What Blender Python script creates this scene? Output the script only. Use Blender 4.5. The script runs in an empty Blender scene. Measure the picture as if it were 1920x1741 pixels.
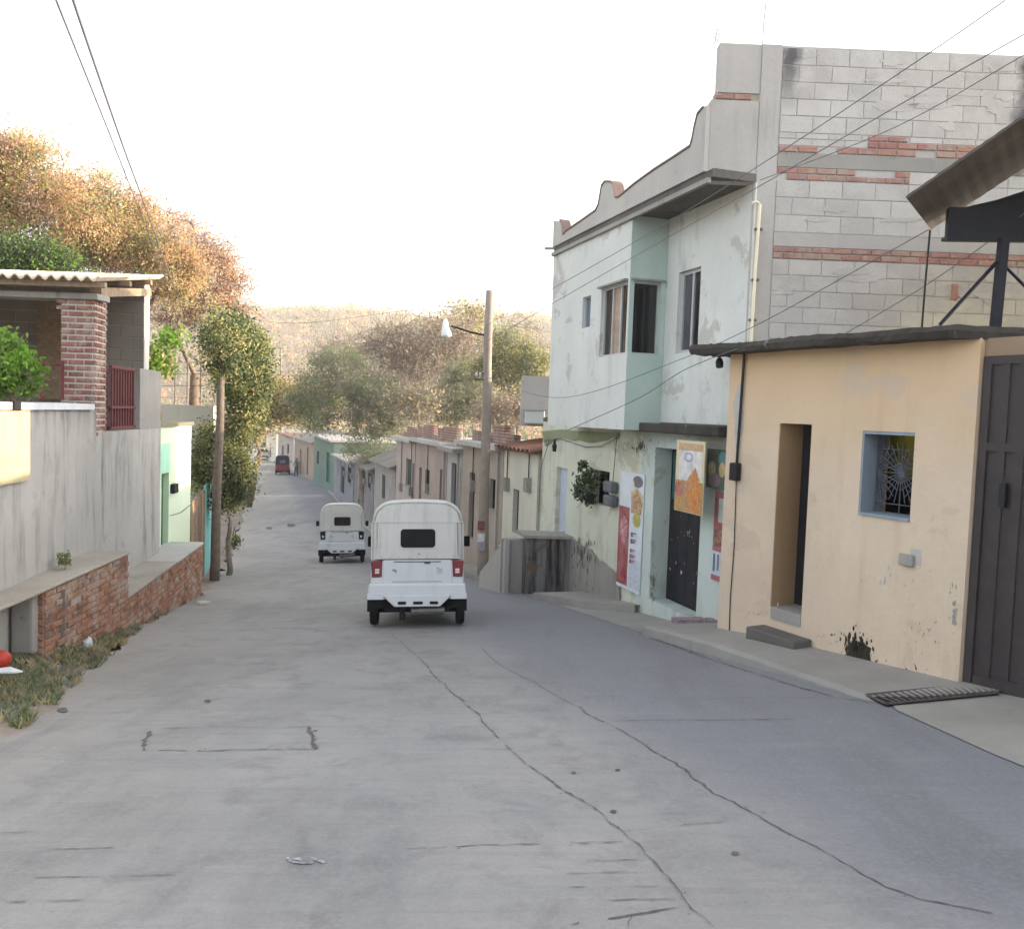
import bpy, math, random
import numpy as np
from mathutils import Vector, Matrix

random.seed(7)
rng = np.random.default_rng(7)
scene = bpy.context.scene
col = scene.collection

# ------------------------------------------------------------------ camera
F, CX, CY = 1600.0, 960.0, 870.5
PITCH = math.atan((CY - 775.0) / F)
ROLL = math.radians(2.0)
CAM = Vector((0, 0, 1.6))
_f = Vector((0, math.cos(PITCH), -math.sin(PITCH)))
_u0 = Vector((0, math.sin(PITCH), math.cos(PITCH)))
_r0 = Vector((1, 0, 0))
CR = _r0 * math.cos(ROLL) + _u0 * math.sin(ROLL)
CU = _u0 * math.cos(ROLL) - _r0 * math.sin(ROLL)
cam_data = bpy.data.cameras.new("camera")
cam = bpy.data.objects.new("camera", cam_data)
col.objects.link(cam)
m = Matrix.Identity(4)
for i in range(3):
    m[i][0], m[i][1], m[i][2], m[i][3] = CR[i], CU[i], -_f[i], CAM[i]
cam.matrix_world = m
cam_data.sensor_width = 36
cam_data.lens = F / 1920 * 36
cam_data.clip_start, cam_data.clip_end = 0.05, 5000
scene.camera = cam

# ------------------------------------------------------------------ light
SUN_EL, SUN_AZ = math.radians(12.5), math.radians(7.5)     # azimuth measured from +X towards +Y
sun_dir = Vector((math.cos(SUN_EL) * math.cos(SUN_AZ), math.cos(SUN_EL) * math.sin(SUN_AZ), math.sin(SUN_EL)))
world = bpy.data.worlds.new("World")
scene.world = world
world.use_nodes = True
wn = world.node_tree
wn.nodes.clear()
sky = wn.nodes.new("ShaderNodeTexSky")
sky.sky_type = 'NISHITA'
sky.sun_disc = False
sky.sun_elevation = SUN_EL
sky.sun_rotation = math.radians(90) - SUN_AZ
sky.altitude = 600
sky.air_density, sky.dust_density, sky.ozone_density = 1.0, 4.0, 1.0
desat = wn.nodes.new("ShaderNodeHueSaturation")
desat.inputs['Saturation'].default_value = 0.34
bg = wn.nodes.new("ShaderNodeBackground")
bg.inputs['Strength'].default_value = 0.15
wo = wn.nodes.new("ShaderNodeOutputWorld")
wn.links.new(sky.outputs[0], desat.inputs['Color'])
wn.links.new(desat.outputs[0], bg.inputs['Color'])
wn.links.new(bg.outputs[0], wo.inputs['Surface'])
sd = bpy.data.lights.new("sun", 'SUN')
sd.energy, sd.angle, sd.color = 2.5, math.radians(0.6), (1.0, 0.80, 0.56)
so = bpy.data.objects.new("sun", sd)
col.objects.link(so)
so.rotation_euler = (-sun_dir).to_track_quat('-Z', 'Y').to_euler()
so.location = (30, 5, 20)
scene.view_settings.view_transform = 'Standard'
scene.view_settings.look = 'None'
scene.view_settings.exposure = 2.28
scene.view_settings.gamma = 1.0
scene.view_settings.use_curve_mapping = False

# ------------------------------------------------------------------ geometry helpers
def ray(px, py):
    return _f + CR * ((px - CX) / F) + CU * ((CY - py) / F)

_H = [(-60, -8.2), (-20, -0.6), (0, 1.6), (10, 2.72), (20, 3.82), (25.4, 4.4), (32, 4.9), (40, 5.15), (50, 5.3), (77, 5.5), (120, 6.0), (200, 6.3), (900, 6.5)]
_HY = np.array([a for a, b in _H]); _HZ = np.array([1.6 - b for a, b in _H])
TILT = math.tan(ROLL)
def gz(x, y):
    """height of the street surface; it falls away from the camera and leans a little across"""
    w = 1.5
    z = float(np.interp([y - w, y, y + w], _HY, _HZ).mean())
    return z + TILT * max(-60, min(60, x))

def at(px, py, Y):
    """world point on the ray through a picture point, at distance Y along the street axis"""
    d = ray(px, py)
    return CAM + d * (Y / d.y)

def ground(px, py, dh=0.0):
    d = ray(px, py)
    lo, hi = 1.0, 400.0
    for _ in range(60):
        t = (lo + hi) / 2
        p = CAM + d * t
        if p.z > gz(p.x, p.y) + dh: lo = t
        else: hi = t
    p = CAM + d * lo
    return Vector((p.x, p.y, gz(p.x, p.y) + dh))

class Wall:
    """a vertical plane through two ground points, near to far; side=+1: faces left of travel"""
    def __init__(s, A, B, side=1):
        s.A = Vector((A[0], A[1], 0)); s.B = Vector((B[0], B[1], 0))
        s.d = (s.B - s.A); s.L = s.d.length; s.d.normalize()
        s.n = Vector((-s.d.y, s.d.x, 0)) * side
        s.side = side
    def hit(s, px, py, off=0.0):
        d = ray(px, py)
        P = s.A + s.n * off
        t = (P - CAM).dot(s.n) / d.dot(s.n)
        p = CAM + d * t
        return (p - s.A).dot(s.d), p.z
    def pt(s, u, z, o=0.0):
        p = s.A + s.d * u + s.n * o
        return Vector((p.x, p.y, z))
    def rect(s, x0, y0, x1, y1, off=0.0):
        xm, ym = (x0 + x1) / 2, (y0 + y1) / 2
        ua, ub = s.hit(x0, ym, off)[0], s.hit(x1, ym, off)[0]
        za, zb = s.hit(xm, y0, off)[1], s.hit(xm, y1, off)[1]
        return (min(ua, ub), max(ua, ub), min(za, zb), max(za, zb))
    def shifted(s, o):
        w = Wall(s.A + s.n * o, s.B + s.n * o, s.side)
        return w

class MB:
    def __init__(s):
        s.v, s.f, s.m = [], [], []
        s.cur = 0
    def add(s, pts, faces):
        b = len(s.v)
        s.v += [tuple(p) for p in pts]
        for f in faces:
            s.f.append(tuple(b + i for i in f)); s.m.append(s.cur)
        return s
    def quad(s, a, b, c, d):
        return s.add([a, b, c, d], [(0, 1, 2, 3)])
    def box(s, c, size, R=None):
        """box centred at c"""
        x, y, z = [k / 2 for k in size]
        P = [Vector(p) for p in ((-x, -y, -z), (x, -y, -z), (x, y, -z), (-x, y, -z), (-x, -y, z), (x, -y, z), (x, y, z), (-x, y, z))]
        if R is not None: P = [R @ p for p in P]
        c = Vector(c)
        return s.add([c + p for p in P], [(0, 3, 2, 1), (4, 5, 6, 7), (0, 1, 5, 4), (1, 2, 6, 5), (2, 3, 7, 6), (3, 0, 4, 7)])
    def wbox(s, W, u0, u1, z0, z1, o0, o1):
        P = [W.pt(u, z, o) for z in (z0, z1) for (u, o) in ((u0, o0), (u1, o0), (u1, o1), (u0, o1))]
        return s.add(P, [(0, 1, 2, 3), (4, 7, 6, 5), (0, 4, 5, 1), (1, 5, 6, 2), (2, 6, 7, 3), (3, 7, 4, 0)])
    def prism(s, pts, vec):
        n = len(pts); vec = Vector(vec)
        P = [Vector(p) for p in pts] + [Vector(p) + vec for p in pts]
        fs = [tuple(range(n - 1, -1, -1)), tuple(range(n, 2 * n))]
        fs += [(i, (i + 1) % n, n + (i + 1) % n, n + i) for i in range(n)]
        return s.add(P, fs)
    def tube(s, path, r, k=8, cap=True):
        path = [Vector(p) for p in path]
        if not hasattr(r, '__len__'): r = [r] * len(path)
        rings = []
        ref = None
        for i, p in enumerate(path):
            t = (path[min(i + 1, len(path) - 1)] - path[max(i - 1, 0)])
            if t.length < 1e-9: t = Vector((0, 0, 1))
            t.normalize()
            if ref is None:
                ref = Vector((1, 0, 0)) if abs(t.x) < 0.8 else Vector((0, 1, 0))
            a = (ref - t * ref.dot(t)).normalized(); ref = a
            b = t.cross(a)
            rings.append([p + (a * math.cos(2 * math.pi * j / k) + b * math.sin(2 * math.pi * j / k)) * r[i] for j in range(k)])
        P = [q for R in rings for q in R]
        fs = []
        for i in range(len(path) - 1):
            for j in range(k):
                fs.append((i * k + j, i * k + (j + 1) % k, (i + 1) * k + (j + 1) % k, (i + 1) * k + j))
        if cap:
            fs.append(tuple(range(k - 1, -1, -1)))
            fs.append(tuple((len(path) - 1) * k + j for j in range(k)))
        return s.add(P, fs)
    def facade(s, W, u0, u1, z0, z1, holes=(), th=0.2, off=0.0, top=None):
        us = sorted(set([u0, u1] + [h[i] for h in holes for i in (0, 1)]))
        zs = sorted(set([z0, z1] + [h[i] for h in holes for i in (2, 3)]))
        if top is not None:
            n = 24
            us = sorted(set(us + [u0 + (u1 - u0) * i / n for i in range(n + 1)]))
        Z = lambda u, z: top(u) if (top is not None and z == z1) else z
        inh = lambda u, z: any(h[0] < u < h[1] and h[2] < z < h[3] for h in holes)
        for i in range(len(us) - 1):
            for j in range(len(zs) - 1):
                if inh((us[i] + us[i + 1]) / 2, (zs[j] + zs[j + 1]) / 2): continue
                a, b, c, d = us[i], us[i + 1], zs[j], zs[j + 1]
                for o in (off, off - th):
                    s.quad(W.pt(a, Z(a, c), o), W.pt(b, Z(b, c), o), W.pt(b, Z(b, d), o), W.pt(a, Z(a, d), o))
        for h in holes:
            a, b, c, d = h
            for (p, q) in (((a, c), (b, c)), ((b, c), (b, d)), ((b, d), (a, d)), ((a, d), (a, c))):
                s.quad(W.pt(p[0], p[1], off), W.pt(q[0], q[1], off), W.pt(q[0], q[1], off - th), W.pt(p[0], p[1], off - th))
        for i in range(len(us) - 1):
            a, b = us[i], us[i + 1]
            s.quad(W.pt(a, Z(a, z1), off), W.pt(b, Z(b, z1), off), W.pt(b, Z(b, z1), off - th), W.pt(a, Z(a, z1), off - th))
        for u in (u0, u1):
            s.quad(W.pt(u, z0, off), W.pt(u, Z(u, z1), off), W.pt(u, Z(u, z1), off - th), W.pt(u, z0, off - th))
        return s
    def mesh(s, name, mats, smooth=False):
        me = bpy.data.meshes.new(name)
        me.from_pydata(s.v, [], s.f)
        for mm in (mats if isinstance(mats, (list, tuple)) else [mats]): me.materials.append(mm)
        if any(s.m): me.polygons.foreach_set('material_index', s.m)
        if smooth: me.polygons.foreach_set('use_smooth', [True] * len(s.f))
        me.update()
        return me
    def build(s, name, mats, parent=None, smooth=False):
        o = bpy.data.objects.new(name, s.mesh(name, mats, smooth))
        col.objects.link(o)
        if parent is not None: attach(o, parent)
        return o

def attach(o, parent):
    o.parent = parent
    if parent.matrix_basis != Matrix.Identity(4): o.matrix_parent_inverse = parent.matrix_basis.inverted()

def tag(o, label=None, cat=None, group=None, kind=None):
    if label: o['label'] = label
    if cat: o['category'] = cat
    if group: o['group'] = group
    if kind: o['kind'] = kind
    return o

def thing(name, loc, label, cat, group=None):
    o = bpy.data.objects.new(name, None)
    o.empty_display_size = 0.3
    col.objects.link(o)
    o.location = loc
    return tag(o, label, cat, group)

def bevel(o, w=0.01, seg=1):
    b = o.modifiers.new('b', 'BEVEL'); b.width = w; b.segments = seg; b.limit_method = 'ANGLE'
    return o

# ------------------------------------------------------------------ materials
def lin(c):
    if isinstance(c, str):
        c = [int(c[i:i + 2], 16) / 255 for i in (1, 3, 5)]
        c = [x / 12.92 if x <= 0.04045 else ((x + 0.055) / 1.055) ** 2.4 for x in c]
    return (c[0], c[1], c[2], 1.0)

class NM:
    def __init__(s, name, rough=0.85, spec=0.3):
        s.mat = bpy.data.materials.new(name)
        s.mat.use_nodes = True
        s.t = s.mat.node_tree; s.N = s.t.nodes; s.L = s.t.links
        s.b = s.N['Principled BSDF']
        s.b.inputs['Roughness'].default_value = rough
        s.b.inputs['Specular IOR Level'].default_value = spec
        s._pos = None
    def set(s, inp, v):
        if isinstance(v, bpy.types.NodeSocket): s.L.new(v, inp)
        else: inp.default_value = v
    def pos(s):
        if s._pos is None: s._pos = s.N.new('ShaderNodeNewGeometry').outputs['Position']
        return s._pos
    def objco(s):
        return s.N.new('ShaderNodeTexCoord').outputs['Object']
    def scale(s, v, sc, rz=0.0):
        n = s.N.new('ShaderNodeMapping'); n.inputs['Scale'].default_value = sc; n.inputs['Rotation'].default_value = (0, 0, rz)
        s.L.new(v, n.inputs['Vector']); return n.outputs[0]
    def noise(s, sc, det=4, v=None, rough=0.6, dist=0.0):
        n = s.N.new('ShaderNodeTexNoise'); n.inputs['Scale'].default_value = sc; n.inputs['Detail'].default_value = det
        n.inputs['Roughness'].default_value = rough; n.inputs['Distortion'].default_value = dist
        s.L.new(v if v is not None else s.pos(), n.inputs['Vector']); return n.outputs['Fac']
    def ramp(s, fac, a, b, ca=0.0, cb=1.0):
        n = s.N.new('ShaderNodeMapRange'); n.inputs[1].default_value = a; n.inputs[2].default_value = b
        n.inputs[3].default_value = ca; n.inputs[4].default_value = cb
        s.L.new(fac, n.inputs[0]); return n.outputs[0]
    def mix(s, fac, a, b, mode='MIX'):
        n = s.N.new('ShaderNodeMix'); n.data_type = 'RGBA'; n.blend_type = mode
        s.set(n.inputs['Factor'], fac); s.set(n.inputs['A'], a); s.set(n.inputs['B'], b)
        return n.outputs['Result']
    def math(s, op, a, b=0.0):
        n = s.N.new('ShaderNodeMath'); n.operation = op
        s.set(n.inputs[0], a); s.set(n.inputs[1], b); return n.outputs[0]
    def sep(s, v=None):
        n = s.N.new('ShaderNodeSeparateXYZ'); s.L.new(v if v is not None else s.pos(), n.inputs[0]); return n.outputs
    def rand(s):
        return s.N.new('ShaderNodeObjectInfo').outputs['Random']
    def bump(s, h, strength=0.3, dist=0.02):
        n = s.N.new('ShaderNodeBump'); n.inputs['Strength'].default_value = strength; n.inputs['Distance'].default_value = dist
        s.L.new(h, n.inputs['Height']); s.L.new(n.outputs[0], s.b.inputs['Normal'])
    def done(s, c):
        s.set(s.b.inputs['Base Color'], c); return s.mat

def scl(c, k):
    return (c[0] * k, c[1] * k, c[2] * k, 1)

def plaster(name, base, stain=None, amount=0.5, streak=0.5, patch=None, patch_amt=0.0, rough=0.9, var=0.18, bumpy=0.25, streak_sc=(7, 7, 0.55), slo=0.5, alo=0.42, top_tint=None, drip=None):
    n = NM(name, rough, 0.2)
    base = lin(base); stain = lin(stain) if stain else scl(base, 0.4)
    big = n.ramp(n.noise(0.9, 5), 0.3, 0.7)
    c = n.mix(big, scl(base, 1 - var), scl(base, 1 + var * 0.6))
    fine = n.ramp(n.noise(14, 4), 0.3, 0.7)
    c = n.mix(n.math('MULTIPLY', fine, 0.14), c, scl(base, 0.7))
    if top_tint:                                            # shifts to a second tint with height, border broken by noise
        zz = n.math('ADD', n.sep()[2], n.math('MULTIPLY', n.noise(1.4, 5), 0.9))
        c = n.mix(n.ramp(zz, top_tint[0], top_tint[1], 0, .8), c, lin(top_tint[2]))
    st = n.noise(1.0, 5, n.scale(n.pos(), streak_sc), 0.65)
    area = n.noise(0.55, 3)
    k = n.math('MULTIPLY', n.ramp(st, slo, slo + .2), n.ramp(area, alo, alo + .2))
    c = n.mix(n.math('MULTIPLY', k, streak), c, stain)
    sp = n.ramp(n.noise(2.6, 6, None, 0.7), 0.60, 0.72)
    c = n.mix(n.math('MULTIPLY', sp, amount), c, stain)
    if drip:                                            # black rain runs below the coping
        dz = n.math('SUBTRACT', n.sep()[2], n.math('MULTIPLY', n.noise(1.0, 5, n.scale(n.pos(), (3.2, 3.2, .5)), .6), drip[1]))
        dk = n.ramp(n.noise(1.0, 6, n.scale(n.pos(), (9, 9, 1.3)), .7), .38, .62)
        dk = n.math('MULTIPLY', dk, n.ramp(n.noise(.8, 3), .25, .48))
        c = n.mix(n.math('MULTIPLY', n.math('MULTIPLY', n.ramp(dz, drip[0] - .45, drip[0]), dk), .9), c, stain)
    if patch:
        pk = n.ramp(n.noise(1.3, 6, None, 0.65, 0.4), 0.60 - patch_amt * 0.2, 0.63 - patch_amt * 0.2)
        c = n.mix(n.math('MULTIPLY', pk, 0.9), c, lin(patch))
    n.bump(n.math('ADD', n.noise(9, 6), n.math('MULTIPLY', n.noise(45, 3), 0.4)), bumpy, 0.02)
    return n.done(c)

def plain(name, base, rough=0.7, var=0.12, sc=6.0, spec=0.3, metal=0.0, bumpy=0.0):
    n = NM(name, rough, spec)
    base = lin(base)
    n.b.inputs['Metallic'].default_value = metal
    c = n.mix(n.ramp(n.noise(sc, 5), 0.3, 0.7), scl(base, 1 - var), scl(base, 1 + var))
    if bumpy: n.bump(n.noise(sc * 4, 4), bumpy, 0.01)
    return n.done(c)

def leafmat(name, base, var=0.35):
    n = NM(name, 0.6, 0.25)
    base = lin(base)
    c = n.mix(n.ramp(n.noise(1.7, 3), 0.3, 0.7), scl(base, 1 - var), scl(base, 1 + var))
    n.set(n.b.inputs['Base Color'], c)
    tr = n.N.new('ShaderNodeBsdfTranslucent'); n.L.new(c, tr.inputs['Color'])
    mx = n.N.new('ShaderNodeMixShader'); mx.inputs[0].default_value = 0.55
    out = n.N['Material Output']
    n.L.new(n.b.outputs[0], mx.inputs[1]); n.L.new(tr.outputs[0], mx.inputs[2]); n.L.new(mx.outputs[0], out.inputs['Surface'])
    return n.mat

# ------------------------------------------------------------------ the setting: ground, road, pavements, hills
def _edge(pts, near, far):
    P = [ground(*p) for p in pts]
    return near + [(p.y, p.x) for p in P] + far
XL = _edge([(0, 1395), (100, 1300), (250, 1178), (390, 1102), (430, 1040), (442, 1000), (455, 960), (458, 893), (462, 860), (466, 838)], [(-40, 9.0), (0, -2.0), (3, -2.75)], [(330, -102)])
XR = _edge([(1640, 1312), (1205, 1185), (985, 1112), (890, 1088), (600, 905), (560, 890), (520, 868), (502, 850)], [(-40, 18.0), (0, 5.0), (3, 4.0), (5, 3.45)], [(330, -95)])
xl = lambda y: float(np.interp(y, [a for a, b in XL], [b for a, b in XL]))
xr = lambda y: float(np.interp(y, [a for a, b in XR], [b for a, b in XR]))

def mat_road():
    n = NM('road_concrete', 0.8, 0.35)
    p = n.pos()
    X, Y, Z = n.sep()[0], n.sep()[1], n.sep()[2]
    base = lin('#989694'); blue = lin('#7c7e86')
    big = n.ramp(n.noise(0.35, 4, None, 0.55, 0.6), 0.35, 0.65)
    c = n.mix(big, scl(base, 0.84), scl(base, 1.12))
    c = n.mix(n.ramp(n.noise(1.6, 6, n.scale(p, (.6, 1.6, 1)), 0.68, 0.3), 0.42, 0.66, 0, 0.42), c, lin('#a8a49d'))
    c = n.mix(n.ramp(n.noise(2.3, 6, None, 0.7, 0.4), 0.50, 0.66, 0, 0.50), c, lin('#6a696b'))
    # the lane beside the yellow house was relaid in a smoother, bluer cement
    side = n.math('ADD', n.math('MULTIPLY', Y, 0.30), X)
    side = n.math('ADD', side, n.math('MULTIPLY', n.noise(1.1, 3), 0.5))
    c = n.mix(n.ramp(side, 2.5, 3.3, 0, 0.85), c, blue)
    # earth washed on to the road from the verge
    ed = n.math('ADD', n.math('MULTIPLY', Y, 0.25), X)
    ed = n.math('ADD', ed, n.math('MULTIPLY', n.math('SUBTRACT', n.noise(1.3, 6, None, .7), .5), 2.2))
    c = n.mix(n.ramp(ed, -2.6, -.6, .6, 0), c, lin('#a2988b'))
    # oil and rubber dropped along the middle of each lane
    oil = n.noise(1.0, 5, n.scale(p, (1.1, .22, .5), math.radians(16)), .65)
    c = n.mix(n.ramp(oil, .52, .68, 0, .45), c, lin('#5f5e61'))
    # long transverse broom strokes
    br = n.noise(1.0, 5, n.scale(p, (0.55, 13, 0.5)), 0.66)
    c = n.mix(n.ramp(br, 0.50, 0.72, 0, 0.28), c, scl(base, 0.55))
    c = n.mix(n.ramp(n.noise(1.0, 4, n.scale(p, (0.8, 5, 0.5)), 0.6), 0.60, 0.8, 0, 0.25), c, scl(base, 1.35))
    # wheel tracks polished along the street
    tr = n.noise(1.0, 3, n.scale(p, (1.3, 0.10, 0.2), math.radians(16)), 0.5)
    c = n.mix(n.ramp(tr, 0.5, 0.7, 0, 0.20), c, scl(blue, 0.75))
    sp = n.ramp(n.noise(22, 4, None, .7), 0.60, 0.70, 0, 0.45)
    c = n.mix(sp, c, scl(base, 0.5))
    fine = n.noise(95, 4, None, .75)
    c = n.mix(n.ramp(n.noise(38, 4, None, .7), 0.45, 0.7, 0, 0.3), c, scl(base, 1.3))
    c = n.mix(n.ramp(fine, 0.35, 0.7, 0, 0.40), c, scl(base, 0.7))
    h = n.math('ADD', n.math('MULTIPLY', n.noise(1.0, 4, n.scale(p, (2.5, 26, 2)), 0.6), 0.7), n.math('MULTIPLY', fine, 0.5))
    n.bump(n.math('ADD', h, n.math('MULTIPLY', n.noise(26, 4, None, .7), .9)), 0.6, 0.016)
    return n.done(c)

M = {}
M['road'] = mat_road()
M['crack'] = plain('crack_dirt', '#625f5c', 0.95, 0.3, 20)
M['dirt'] = plaster('dirt', '#8b7f74', '#665b50', 0.6, 0.0, var=0.35, bumpy=0.6)
M['ground'] = plaster('dry_ground', '#8f8270', '#6b614b', 0.5, 0.0, var=0.3, bumpy=0.5)
M['pave'] = plaster('pavement_cement', '#9b9893', '#5e5c58', 0.4, 0.0, var=0.2, bumpy=0.35)
M['apron'] = plaster('apron_cement', '#a09d96', '#75726c', 0.35, 0.0, var=0.2, bumpy=0.35)

def sheet(name, rows, mat, kind='structure', smooth=True):
    """rows: list of lists of points, same length"""
    mb = MB()
    k = len(rows[0])
    mb.v = [tuple(p) for r in rows for p in r]
    mb.f = [(i * k + j, i * k + j + 1, (i + 1) * k + j + 1, (i + 1) * k + j) for i in range(len(rows) - 1) for j in range(k - 1)]
    mb.m = [0] * len(mb.f)
    o = mb.build(name, mat, None, smooth)
    if kind: o['kind'] = kind
    return o

def hillz(x, y):
    """rising land beyond the valley"""
    d = max(0.0, y - 150)
    a = min(1.0, d / 330)
    a = a * a * (3 - 2 * a)
    h = 57 - 0.095 * (x + 60)
    h = max(36, min(84, h))
    b = 5 * math.sin(x * 0.021 + 1.3) * math.sin(y * 0.017) + 2.5 * math.sin(x * 0.06 + y * 0.03) + 1.2 * math.sin(x * 0.13 - y * 0.07)
    return a * (h + b)

ys = [-60, -40, -25, -12] + [i * 1.0 for i in range(-4, 60)] + [60 + 4 * i for i in range(36)] + [210 + 14 * i for i in range(40)]
xs = [-700, -520, -400, -310, -250, -200, -160, -130, -105, -85, -70] + [-60 + 2 * i for i in range(46)] + [36, 50, 70, 95, 130, 180, 240, 320, 420, 560]
def base_z(x, y):
    z = gz(x, y)
    e = 0.0
    if x < xl(y) - 3: e = -0.05
    return z - 0.06 + e + hillz(x, y)
sheet('ground', [[(x, y, base_z(x, y)) for x in xs] for y in ys], M['ground'])

rows = []
yy = [-40, -20, -10, -5] + [i * 0.5 for i in range(-4, 80)] + [40 + 2 * i for i in range(40)] + [122 + 8 * i for i in range(9)]
for y in yy:
    a, b = xl(y), xr(y)
    wob = 0.10 * math.sin(y * 2.1) + 0.07 * math.sin(y * 5.3 + 1)
    rows.append([(a + wob * (j == 0) + (b - a) * j / 12, y, gz(a + (b - a) * j / 12, y) + 0.004 + 0.002 * math.sin(j * 2.2 + y * 0.7) * (0 < j < 12) + hillz(a, y)) for j in range(13)])
road = sheet('road', rows, M['road'])
def roadz(x, y): return gz(x, y) + 0.02

def crack(pts, w, jit=0.018, name='crack', dh=0.009, mat=None):
    """a jagged open joint in the road concrete, from picture points laid on the street surface"""
    P = [ground(*p) for p in pts]
    Q = []
    for a, b in zip(P[:-1], P[1:]):
        n = max(2, int((b - a).length / 0.035))
        for i in range(n): Q.append(a.lerp(b, i / n))
    Q.append(P[-1])
    mb = MB(); L, R = [], []
    off = 0.0; ph = random.random() * 9
    for i, q in enumerate(Q):
        t = (Q[min(i + 1, len(Q) - 1)] - Q[max(i - 1, 0)]); t.z = 0
        if t.length < 1e-6: t = Vector((1, 0, 0))
        t.normalize(); s = Vector((-t.y, t.x, 0))
        off = max(-jit, min(jit, off + random.uniform(-jit, jit) * .55))
        ww = .62 * w * (.35 + .45 * abs(math.sin(i * .05 + ph) * math.sin(i * .021 + 2 * ph)) + .35 * random.random()) * (0.3 if i in (0, len(Q) - 1) else 1)
        c = q + s * off
        for lst, sg in ((L, 1), (R, -1)):
            v = c + s * sg * ww * random.uniform(.15, 1.5); v.z = gz(v.x, v.y) + dh; lst.append(v)
    skip = 0
    for i in range(len(Q) - 1):
        if skip > 0: skip -= 1; continue
        if random.random() < .035: skip = random.randint(1, 5)
        if w > .007 and random.random() < .10:      # chipped edge beside the joint
            e_ = Q[i] + Vector((random.uniform(-1, 1), random.uniform(-1, 1), 0)) * w * 4
            mb.add([(e_.x + w * random.uniform(.2, .9) * math.cos(k_ * 1.26), e_.y + w * random.uniform(.2, .9) * math.sin(k_ * 1.26), gz(e_.x, e_.y) + dh) for k_ in range(5)], [(0, 1, 2, 3, 4)])
        mb.quad(L[i], R[i], R[i + 1], L[i + 1])
    mb.build(name, mat or M['crack'], road)

crack([(1335, 1741), (1280, 1690), (1240, 1640), (1200, 1590), (1165, 1560), (1100, 1510), (1040, 1475), (985, 1430), (945, 1390), (905, 1350), (860, 1310), (820, 1270), (770, 1220), (735, 1188)], 0.010)
crack([(1085, 1325), (1110, 1345), (1160, 1370), (1200, 1395), (1260, 1430), (1290, 1450), (1340, 1490), (1420, 1530), (1500, 1572), (1560, 1605), (1610, 1635), (1660, 1665), (1720, 1690), (1800, 1705), (1880, 1722)], 0.013)
crack([(1085, 1325), (1010, 1285), (940, 1250), (905, 1215)], 0.006)
crack([(1165, 1560), (1230, 1553), (1290, 1548), (1355, 1540)], 0.005)
crack([(1150, 1353), (1260, 1351), (1380, 1350), (1490, 1349)], 0.010, 0.012)
crack([(1060, 1308), (1180, 1306), (1330, 1312), (1420, 1306), (1600, 1310)], 0.007, 0.02)
crack([(280, 1372), (274, 1385), (266, 1408)], 0.034)
crack([(580, 1362), (588, 1380), (594, 1406)], 0.028)
crack([(266, 1408), (360, 1409), (450, 1406), (540, 1405), (594, 1405)], 0.012, 0.012)
crack([(300, 1367), (400, 1364), (500, 1366), (580, 1363)], 0.007, 0.012)
crack([(478, 1181), (540, 1177), (598, 1183)], 0.02)
crack([(870, 1180), (930, 1181), (1000, 1180)], 0.006, 0.01)
crack([(890, 1406), (965, 1405)], 0.006, 0.01)
crack([(760, 1593), (900, 1588), (1040, 1586), (1150, 1584)], 0.009, 0.015)
crack([(1070, 1737), (1120, 1728), (1180, 1718), (1275, 1703)], 0.009, 0.008)
crack([(1178, 1741), (1187, 1716)], 0.008)
for y0, xa, xb in ((1580, 1070, 1170), (1615, 1100, 1215), (1638, 1060, 1210), (1664, 1065, 1240), (1688, 1140, 1270), (1646, 60, 190), (1692, 10, 160), (1562, 0, 60), (1592, 90, 220), (1643, 230, 330), (1312, 370, 420), (1070, 560, 610), (985, 500, 545)):
    crack([(xa, y0 + 2), ((xa + xb) / 2, y0), (xb, y0 - 1)], 0.006, 0.006)
crack([(1212, 1192), (1300, 1224), (1420, 1264), (1560, 1307), (1640, 1320)], .022, .02)
# white paint smear and dark droppings lying on the concrete
M['lime'] = plain('spilt_lime', '#b0b0b2', 0.9, 0.15, 30)
def patch(px, py, rx, ry, mat, name, n=22):
    c = ground(px, py); a = ground(px + rx, py); b = ground(px, py - ry)
    mb = MB(); P = []
    for i in range(n):
        t = 2 * math.pi * i / n; k = 0.65 + 0.5 * random.random()
        v = c + (a - c) * math.cos(t) * k + (b - c) * math.sin(t) * k
        P.append((v.x, v.y, gz(v.x, v.y) + 0.010))
    mb.add(P, [tuple(range(n))]).build(name, mat, road)
for k_ in range(26):
    a_ = random.gauss(0, 1); patch(572 + 17 * a_, 1614 + 3.0 * random.gauss(0, 1), random.uniform(3, 15) * (1.2 - min(1, abs(a_) / 2.2)), random.uniform(1.2, 3.2), M['lime'], 'paint_smear', 14)
for px, py, r in ((118, 1333, 11), (1378, 1602, 8), (1158, 1445, 5), (1150, 1523, 7), (1075, 1450, 5), (390, 1315, 7), (545, 985, 9), (505, 990, 6)):
    patch(px, py, r, r * 0.45, M['crack'], 'oil_spot', 12)

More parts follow.
